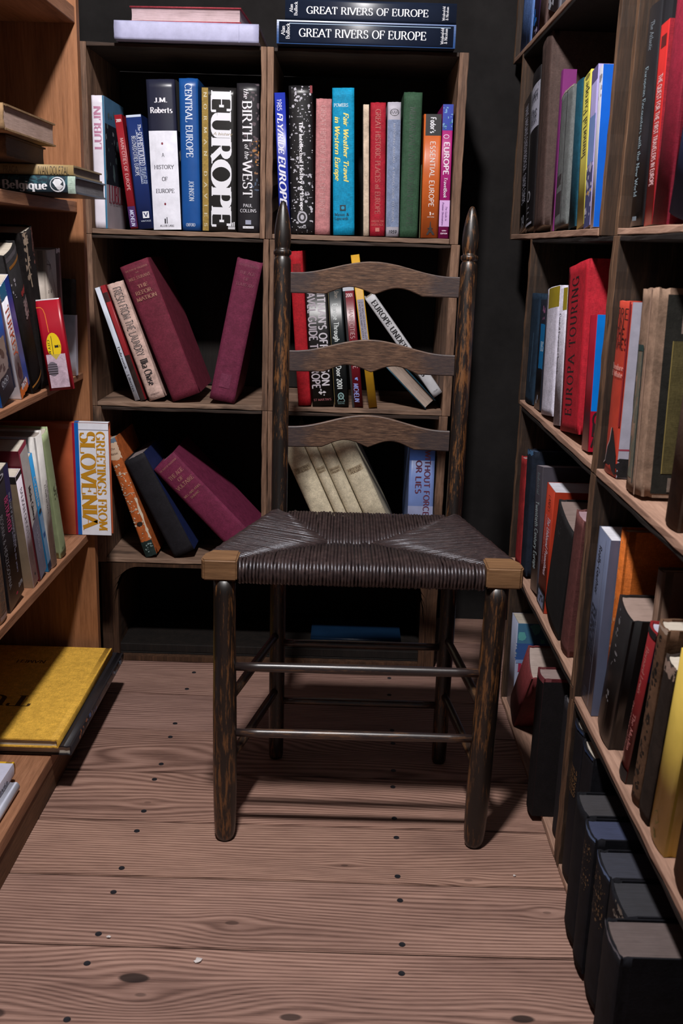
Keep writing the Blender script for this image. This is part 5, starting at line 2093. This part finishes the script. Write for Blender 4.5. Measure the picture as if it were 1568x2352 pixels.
# ------------------------------------------------------------------ right crates, topmost
GF = 'books in the topmost right crate'
ZF = 1.2730
shelf_run(-2.270, -1.3445)
stand(RIGHT, (1212, -120), (1238, -130), (1197, 92), (1219, 90), ZF, (96, 128, 190), .16, 'pale blue spine at the upper edge, leftmost in the topmost right crate', lambda D: D.line([(.7, 0), (.7, 1)], .0016, (50, 74, 130)), kind='cloth', group=GF)


def d_purp(D):
    D.flecks(5, (30, 110, 200), 'S', .3, 'gloss', (0, .5, .72, .82))
    D.flecks(5, (170, 160, 200), 'S', .14, 'paper', (.3, .8, .91, .95))


stand(RIGHT, (1240, -130), (1254, -130), (1223, 72), (1236, 66), ZF, (48, 30, 66), .16, 'dark purple spine next to the pale blue one at the upper edge', d_purp, kind='gloss', hard=False, group=GF)
stand(RIGHT, (1256, -150), (1272, -150), (1237, 55), (1252, 50), ZF, (84, 66, 64), .16, 'brown spine third from left at the upper edge, topmost right crate', None, kind='old', group=GF)


def d_greyt(D):
    D.flecks(14, (176, 178, 190), 'S', .3, 'gloss', (0, .6, .6, .98))


stand(RIGHT, (1276, -150), (1306, -150), (1256, 44), (1281, 30), ZF, (104, 106, 116), .16, 'grey spine with white scuffs at the upper edge, topmost right crate', d_greyt, kind='gloss', group=GF)
stand(RIGHT, (1312, -150), (1346, -160), (1288, 16), (1316, 2), ZF, (132, 26, 30), .16, 'dark red spine showing only its foot at the upper edge', None, kind='cloth', group=GF)

# ------------------------------------------------------------------ right crates, half height
GH = 'books in the right crates at half height'
ZH = .6075
shelf_run(-1.904, -1.3215)
stand(RIGHT, (1222, 676), (1242, 672), (1206, 912), (1223, 914), ZH, (26, 42, 58), .16, 'dark navy scuffed spine, leftmost in far right crate at half height', lambda D: D.line([(.7, .35), (.66, .8)], .0012, (90, 130, 160)), kind='old', group=GH, wear=.0015)


def d_bluebl(D):
    D.flecks(7, (150, 90, 130), 'S', .16, 'paper', (.4, .8, .07, .2))
    D.rect(.3, 1, .22, .62, (22, 116, 176), kind='gloss', rag=.02)
    D.text('BS', 'h', .5, .95, .42, .3, (170, 200, 220), 'bold')
    D.flecks(4, (160, 170, 190), 'S', .2, 'gloss', (.2, .7, .86, .95))


stand(RIGHT, (1243, 690), (1256, 686), (1226, 922), (1240, 926), ZH, (28, 30, 40), .16, 'black spine with blue middle panel, left of the two white spines', d_bluebl, kind='gloss', hard=False, group=GH)
stand(RIGHT, (1259, 660), (1286, 660), (1242, 946), (1269, 950), ZH, (196, 192, 208), .17, 'wide white spine with yellow patch at its top, half height right crate', lambda D: D.rect(.26, 1, .005, .16, (150, 132, 20)), kind='cloth', group=GH, wear=.0006)


def d_white3(D):
    D.rect(.7, 1, 0, .16, (150, 132, 20))
    D.text('Central European Chronicle', 'v', .18, .62, .42, .3, (110, 106, 116), 'roman')


stand(RIGHT, (1288, 664), (1304, 662), (1271, 954), (1287, 958), ZH, (186, 182, 196), .17, 'narrow white spine with fine grey lettering, left of the tall red touring book', d_white3, kind='cloth', group=GH)


def d_touring(D):
    D.text('EUROPA TOURING', 'u', .075, .90, .42, .34, (20, 10, 12), 'roman', space=.22)
    D.line([(.86, .02), (.86, .98)], .001, (190, 60, 66))


stand(RIGHT, (1309, 605), (1351, 604), (1284, 1000), (1328, 1016), ZH, (164, 28, 42), .19, 'tall thick red book with black upward capitals, far right crate at half height', d_touring, kind='cloth', group=GH, wear=.0012, bulge=.001)


def d_germany(D):
    D.rect(0, 1, 0, .70, (6, 108, 196), 'R', 'gloss')
    D.poly([(.12, .60), (.16, .55), (.20, .48), (.30, .46), (.34, .56), (.40, .62), (.34, .68), (.14, .68)], (220, 190, 16), 'R')
    D.text('GE', 'h', .02, .13, .76, .10, (36, 16, 20), 'black', 'R')
    D.text('MA', 'h', .02, .14, .84, .10, (36, 16, 20), 'black', 'R')
    D.text('AG', 'h', .02, .13, .92, .10, (36, 16, 20), 'black', 'R')


stand(RIGHT, (1357, 725), (1371, 722), (1335, 1012), (1352, 1022), ZH, (150, 16, 40), .17, 'red and blue covered paperback between the tall red book and the crate side', d_germany, kind='gloss', hard=False, group=GH)

shelf_run(-1.289, -.716)


def d_fire(D):
    for s, x0, x1, f in (('FIRE', .1, .9, .07), ('IN', .3, .7, .125), ('THE', .16, .8, .18), ('ASHES', .04, .96, .235)):
        D.text(s, 'h', x0, x1, f, .22, (52, 26, 24), 'sans')
    D.text('Theodore', 'h', .1, .9, .37, .12, (226, 170, 160), 'roman')
    D.text('H. White', 'h', .1, .9, .41, .12, (226, 170, 160), 'roman')
    D.rect(.93, 1, 0, .7, (130, 28, 36))
    D.poly([(.62, .72), (.70, .72), (.95, .86), (1, .99), (0, .99), (.05, .955), (.30, .93), (.42, .84), (.56, .80)], (28, 26, 28))
    D.line([(.62, .72), (.56, .80), (.42, .84), (.30, .93), (.05, .955)], .0013, (206, 190, 190), kind='paper')
    D.rect(0, 1, 0, 1, (166, 164, 180), 'R', 'paper')
    D.rect(0, 1, .83, .84, (150, 50, 70), 'R', 'paper')
    D.rect(0, 1, .89, 1, (32, 30, 32), 'R', 'old', rag=.02)


stand(RIGHT, (1424, 690), (1452, 694), (1388, 1060), (1416, 1076), ZH, (180, 58, 40), .18, 'red book with torn jacket foot and grey side, near right crate at half height', d_fire, kind='paper', group=GH, wear=.0014)


def d_tan(D):
    D.rect(.1, .55, .30, .93, (98, 96, 84), kind='cloth')
    D.rect(.08, .14, .28, .95, (34, 48, 48))
    D.rect(.52, .58, .28, .95, (34, 48, 48))
    D.rect(.1, .55, .27, .30, (34, 60, 58))
    D.line([(.72, 0), (.72, 1)], .003, (150, 122, 106))
    D.rect(.05, 1, .03, .98, (34, 33, 30), 'R', 'old')
    D.rect(.14, 1, .05, .21, (120, 104, 96), 'R', 'old')
    D.text('I', 'h', .24, .34, .13, .11, (40, 38, 36), 'fat', 'R')
    D.rect(.10, .9, .245, .88, (76, 68, 40), 'R', 'cloth')
    D.line([(.10, .245), (.10, .88)], .001, (140, 122, 70), 'R')
    D.rect(.14, .9, .90, .97, (104, 92, 84), 'R', 'old')
    D.text('S', 'h', .27, .33, .935, .05, (40, 38, 36), 'fat', 'R')


stand(RIGHT, (1478, 660), (1514, 664), (1432, 1166), (1468, 1188), ZH, (128, 104, 88), .20, 'big worn tan volume with dark framed board, near right crate at half height', d_tan, kind='old', group=GH, wear=.003)
stand(RIGHT, (1606, 640), (1640, 640), (1522, 1228), (1550, 1256), ZH, (74, 56, 46), .20, 'brown worn spine right of the big tan volume', None, kind='old', group=GH)


def d_purple(D):
    D.flecks(70, (92, 72, 150), 'S', .16, 'gloss', asp=.2)
    D.flecks(24, (150, 136, 196), 'S', .10, 'gloss', asp=.2)
    D.rect(.6, 1, .75, .97, (190, 90, 50), kind='gloss', rag=.03)


stand(RIGHT, (1660, 640), (1720, 640), (1560, 1300), (1610, 1350), ZH, (44, 30, 70), .20, 'purple patterned book at the right edge of the photo', d_purple, kind='gloss', hard=False, group=GH)

# ------------------------------------------------------------------ right crates, one up from the floor
GI = 'books in the right crates one up from the floor'
ZI = .2965
shelf_run(-1.884, -1.3215)
stand(RIGHT, (1187, 1040), (1200, 1036), (1170, 1298), (1184, 1305), ZI, (140, 40, 42), .15, 'slim worn red spine, leftmost beside the chair, far right crate', None, kind='old', group=GI, wear=.002, pages=(190, 160, 160))
stand(RIGHT, (1203, 1024), (1216, 1022), (1184, 1310), (1200, 1318), ZI, (26, 32, 44), .16, 'dark navy book with frayed blue top, right of the slim red spine', lambda D: D.rect(0, 1, 0, .03, (70, 110, 150), rag=.03), kind='old', group=GI, wear=.003, pages=(60, 80, 110))


def d_twent(D):
    D.text('Industrial', 'v', .05, .22, .45, .34, (124, 140, 146), 'ital')
    D.text('Twentieth Century Europe', 'v', .28, .82, .45, .42, (160, 176, 180), 'heavy')
    D.line([(.95, .01), (.95, .99)], .0012, (140, 136, 146))


stand(RIGHT, (1217, 1050), (1236, 1058), (1203, 1350), (1219, 1362), ZI, (66, 62, 70), .15, 'grey paperback with pale sideways title and pale top, far right crate', d_twent, kind='gloss', hard=False, group=GI, pages=(150, 142, 150))


def d_prom(D):
    D.text('LANDES', 'v', .07, .20, .5, .26, (110, 30, 20), 'sans')
    D.text('The Unbound Prometheus', 'v', .24, .72, .62, .30, (220, 196, 210), 'heavy')
    D.text('technological change in western europe', 'v', .24, .66, .30, .12, (206, 160, 160), 'sans')
    D.rect(0, 1, .855, 1, (30, 29, 32))
    D.rect(.15, .85, .875, .985, (130, 140, 170))
    D.flecks(10, (40, 42, 50), 'S', .12, 'paper', (.25, .75, .89, .97))


stand(RIGHT, (1239, 1094), (1258, 1103), (1216, 1352), (1234, 1368), ZI, (170, 56, 36), .13, 'orange-red paperback with white top and sticker at its foot, far right crate', d_prom, kind='gloss', hard=False, group=GI, pages=(214, 214, 226))
stand(RIGHT, (1262, 1118), (1268, 1120), (1240, 1372), (1246, 1380), ZI, (16, 78, 146), .12, 'thin blue spine hidden between the orange-red and black books', None, val=.375, kind='cloth', group=GI)
stand(RIGHT, (1263, 1152), (1302, 1172), (1229, 1400), (1262, 1458), ZI, (29, 28, 29), .16, 'thick black book with pale page top, far right crate one up from the floor', lambda D: D.flecks(14, (60, 58, 60), 'S', .06, 'old', (.1, .5, .0, .4)), kind='cloth', group=GI, wear=.0014, pages=(136, 118, 112))


def d_rust(D):
    D.line([(.12, .02), (.12, .98)], .0007, (130, 84, 78))


stand(RIGHT, (1318, 1172), (1336, 1182), (1280, 1470), (1297, 1500), ZI, (94, 56, 54), .17, 'rust-brown textured spine against the crate side, one up from the floor', d_rust, kind='cloth', group=GI, wear=.002, pages=(170, 140, 150))

ZJ = .2800
shelf_run(-1.289, -.716)


def d_eurgrey(D):
    D.text('Really-Gauthier', 'v', .09, .36, .30, .22, (44, 46, 58), 'heavy')
    D.text('EUROPE', 'v', .42, .70, .30, .32, (40, 42, 54), 'boldital')
    D.text('since the second world war', 'v', .42, .74, .56, .12, (60, 62, 76), 'sans')
    D.line([(.68, .02), (.68, .98)], .0008, (140, 146, 170))
    D.text('Vintage', 'v', .90, .97, .4, .3, (60, 62, 76), 'sans')


stand(RIGHT, (1365, 1206), (1396, 1222), (1326, 1560), (1352, 1612), ZJ, (90, 98, 122), .15, 'slate-blue paperback with white top, leftmost in near right crate', d_eurgrey, kind='gloss', hard=False, group=GI, pages=(222, 222, 232), shift=.001)
stand(RIGHT, (1398, 1204), (1412, 1212), (1354, 1614), (1366, 1640), ZJ, (176, 92, 34), .16, 'orange spine right of the slate-blue paperback', lambda D: D.flecks(16, (196, 140, 96), 'S', .2, 'paper', (.3, .7, .03, .6), .2), kind='cloth', back=.012, group=GI)
stand(RIGHT, (1414, 1244), (1424, 1250), (1368, 1640), (1378, 1664), ZJ, (104, 80, 66), .13, 'pale brown spine set back behind the orange one', lambda D: D.line([(.5, .05), (.5, .5)], .001, (84, 62, 50)), kind='paper', back=.022, group=GI)


def d_blackw(D):
    for k, (a, b_) in enumerate(((.02, .2), (.14, .34), (.30, .50), (.62, .7))):
        D.flecks(5, (120, 118, 122), 'S', .12, 'paper', (.3 + .06 * k, .5 + .06 * k, a, b_), .25)


stand(RIGHT, (1390, 1346), (1428, 1366), (1350, 1560), (1384, 1632), ZJ, (29, 28, 29), .15, 'black book with white slanted letters and pale page top, near right crate', d_blackw, kind='gloss', group=GI, pages=(150, 128, 118))


def d_muslim(D):
    D.text('Bernard Lewis', 'v', .12, .42, .60, .28, (190, 120, 116), 'roman')
    D.text('The Muslim', 'v', .55, .80, .66, .26, (190, 120, 116), 'roman')
    D.text('Discovery of Europe', 'v', .50, .88, .30, .26, (190, 120, 116), 'roman')
    D.rect(0, 1, .0, .04, (28, 28, 32))
    D.rect(0, 1, .92, 1, (30, 28, 30))
    D.rect(0, 1, 0, 1, (28, 27, 29), 'R', 'gloss')
    D.rect(.08, .8, .80, .865, (150, 120, 44), 'R', 'gloss')
    D.rect(0, .05, 0, .3, (30, 60, 120), 'R', 'gloss')


stand(RIGHT, (1446, 1378), (1464, 1386), (1388, 1668), (1404, 1702), ZJ, (118, 30, 34), .15, 'dark red jacketed book with yellow foot band, near right crate', d_muslim, kind='gloss', group=GI, pages=(176, 174, 190))


def d_snake(D):
    for k in range(22):
        D.flecks(2, (34, 28, 24), 'S', .30, 'old', (.2, .8, .05 + .042 * k, .075 + .042 * k), .6)
        D.layer -= 1
    D.rect(0, 1, 0, .02, (176, 156, 140), rag=.02)


stand(RIGHT, (1488, 1398), (1512, 1410), (1430, 1758), (1452, 1776), ZJ, (90, 66, 50), .15, 'brown spine with dark scale pattern and torn head, near right crate', d_snake, kind='old', group=GI, wear=.0012, wk=.93)
stand(RIGHT, (1516, 1496), (1544, 1512), (1460, 1806), (1486, 1830), ZJ, (42, 34, 30), .15, 'dark brown book with ragged pale head, left of the tall yellow book', lambda D: D.rect(.05, .95, 0, .07, (150, 128, 116), kind='old', rag=.05), kind='old', group=GI, wear=.003)


def d_tallyel(D):
    D.poly([(.3, .86), (.45, .83), (.62, .87), (.48, .91)], (96, 84, 36))
    D.flecks(6, (96, 84, 36), 'S', .1, 'paper', (.3, .6, .92, .97))


stand(RIGHT, (1560, 1510), (1608, 1526), (1484, 1936), (1524, 1966), ZJ, (196, 168, 78), .16, 'tall glossy yellow book with small dark emblem, near right crate', d_tallyel, kind='gloss', group=GI, bulge=.004)
stand(RIGHT, (1640, 1500), (1700, 1520), (1545, 2000), (1590, 2080), ZJ, (80, 58, 40), .16, 'brown book at the lower right edge beside the tall yellow one', None, kind='old', group=GI)

# ------------------------------------------------------------------ right crates, floor level
GK = 'books in the right floor crates'
ZK = .0110
shelf_run(-1.854, -1.3215)


def d_hill(D):
    D.rect(0, 1, 0, .40, (66, 110, 140), 'R', 'gloss')
    D.flecks(14, (90, 160, 160), 'R', .16, 'gloss', (0, 1, .0, .35))
    D.rect(0, 1, .22, .40, (54, 84, 140), 'R', 'gloss', rag=.02)
    D.text('Hill', 'h', .03, .34, .48, .13, (150, 40, 70), 'bold', 'R')
    D.rect(0, 1, .40, .44, (120, 140, 180), 'R', 'gloss')
    D.flecks(40, (90, 104, 140), 'R', .08, 'gloss', (0, 1, .56, .98), .2)
    D.flecks(6, (40, 44, 56), 'R', .12, 'gloss', (.2, .6, .6, .75))


stand(RIGHT, (1168, 1400), (1182, 1402), (1150, 1672), (1164, 1676), ZK, (160, 166, 190), .16, 'blue and white picture cover on the floor crate behind the chair leg', d_hill, kind='gloss', hard=False, group=GK)


def put(pl, y0, y1, h, front, shelf, color, depth, label, deco=None, lean=0.0, **kw):
    """An upright book between y1 (far) and y0 (near) with its spine at x = front."""
    PENDING.append(dict(pl=pl, u=-(y0 + y1) / 2, w=abs(y1 - y0), h=h, ang=lean, shelf=shelf, n=-front, d=depth, color=color, label=label, deco=deco, kw=kw, free=False))


stand(RIGHT, (1205, 1497), (1224, 1533), (1147, 1655), (1168, 1690), ZK, (104, 44, 46), .15, 'red-brown book with pale page top, leaning back against the picture cover', None, kind='cloth', val=.338, group=GK, pages=(176, 158, 150))
put(RIGHT, 1.415, 1.462, .236, .318, ZK, (84, 34, 38), .15, 'red upright book with painted shade on the floor crate right of the leaning red-brown one', lambda D: [D.rect(0, 1, .03, 1, (22, 19, 21), kind='cloth'), D.rect(0, 1, .02, 1, (22, 19, 21), 'R', kind='cloth')], kind='cloth', group=GK, pages=(150, 130, 126))  # black panels below the rim paint the shade that covers the book
put(RIGHT, 1.345, 1.385, .225, .345, ZK, (34, 32, 36), .15, 'black book at the near end of the far floor crate', None, kind='cloth', group=GK, wear=.002, pages=(100, 96, 100))

shelf_run(-1.289, -.716)


def gilt(lines, f, st=.035, c=(150, 112, 72)):
    def fn(D):
        for k, s in enumerate(lines):
            D.text(s, 'h', .16, .84, f + st * k, .13, c, 'roman', kind='foil')
        D.rect(0, 1, 0, .015, (44, 60, 92), kind='old', rag=.02)
    return fn


def d_scuff(D):
    D.flecks(90, (120, 92, 56), 'S', .07, 'foil', (.05, .9, .08, .42), .2)
    D.rect(0, 1, 0, .02, (92, 118, 160), rag=.02)


NAVY = (19, 19, 25)
put(RIGHT, 1.236, 1.284, .238, .339, ZK, NAVY, .16, 'dark navy volume with gilt lettering and blue-chipped head, leftmost in the near floor crate', gilt(('CLUBS &', 'MEN IN', 'ESSEX', 'PETER', 'GOULD'), .28), kind='cloth', group=GK, wear=.002)
put(RIGHT, 1.178, 1.233, .232, .339, ZK, (20, 20, 25), .16, 'dark navy volume with dull gilt lettering, second in the near floor crate', gilt(('ESSAYS', 'PLAYS', 'GRANT', 'PETER', 'GOULD'), .34, .036, (116, 88, 60)), kind='cloth', group=GK, wear=.002)
put(RIGHT, 1.108, 1.166, .190, .318, ZK, (20, 20, 25), .16, 'low dark volume between the gilt-lettered pair and the blue-topped one', None, kind='old', group=GK, wear=.002, pages=(60, 58, 62))
put(RIGHT, 1.056, 1.104, .190, .316, ZK, (20, 20, 25), .16, 'dark book with dull blue page top and scuffed gilt spine, near floor crate', d_scuff, kind='old', group=GK, wear=.003, pages=(56, 63, 92))
put(RIGHT, .992, 1.050, .182, .318, ZK, (20, 20, 25), .16, 'dark book with frayed grey-blue spine head, right of the blue-topped one', d_scuff, kind='old', group=GK, wear=.004, pages=(52, 54, 66))
put(RIGHT, .922, .988, .184, .318, ZK, (20, 20, 25), .16, 'dark book with torn strip at its spine head, left of the large brown page top', lambda D: D.flecks(12, (130, 120, 112), 'S', .2, 'old', (.5, .9, 0, .14), .2), kind='old', group=GK, wear=.003, pages=(48, 48, 54))
put(RIGHT, .850, .912, .190, .292, ZK, (20, 20, 25), .18, 'large worn book with wide brown-grey page top, nearest on the floor crate', lambda D: D.rect(0, 1, 0, .014, (110, 112, 124), rag=.03), kind='old', group=GK, wear=.004, pages=(98, 85, 83))
settle()


# ------------------------------------------------------------------ scraps on the floor
def scrap(x, y, r, label, seed):
    rnd = random.Random(seed)
    bm = bmesh.new()
    n = 9
    top = []
    for k in range(n):
        t = 2 * math.pi * k / n
        q = r * rnd.uniform(.6, 1.1)
        top.append((x + q * math.cos(t) * 1.2, y + q * math.sin(t), .0014 + rnd.uniform(0, .0016)))
    a = [bm.verts.new(p) for p in top]
    b = [bm.verts.new((p[0], p[1], p[2] - .0006)) for p in top]
    c0, c1 = bm.verts.new((x, y, .0034)), bm.verts.new((x, y, .0004))
    for k in range(n):
        j = (k + 1) % n
        bm.faces.new((a[k], a[j], c0))
        bm.faces.new((b[j], b[k], c1))
        bm.faces.new((b[k], b[j], a[j], a[k]))
    bmesh.ops.recalc_face_normals(bm, faces=bm.faces[:])
    o = link_mesh('paper_scrap', bm, [cover_mat((206, 198, 196), 'paper')])
    tag(o, label, 'paper scrap', 'paper scraps on the floorboards')


scrap(-.164, 1.073, .0052, 'white paper scrap near the front middle of the floor, largest of the scraps', 1)
scrap(-.287, 1.112, .0026, 'tiny white paper scrap beside a nail on the left of the floor', 2)
scrap(.268, 1.270, .0020, 'tiny white paper speck on the floor right of the front right chair leg', 4)
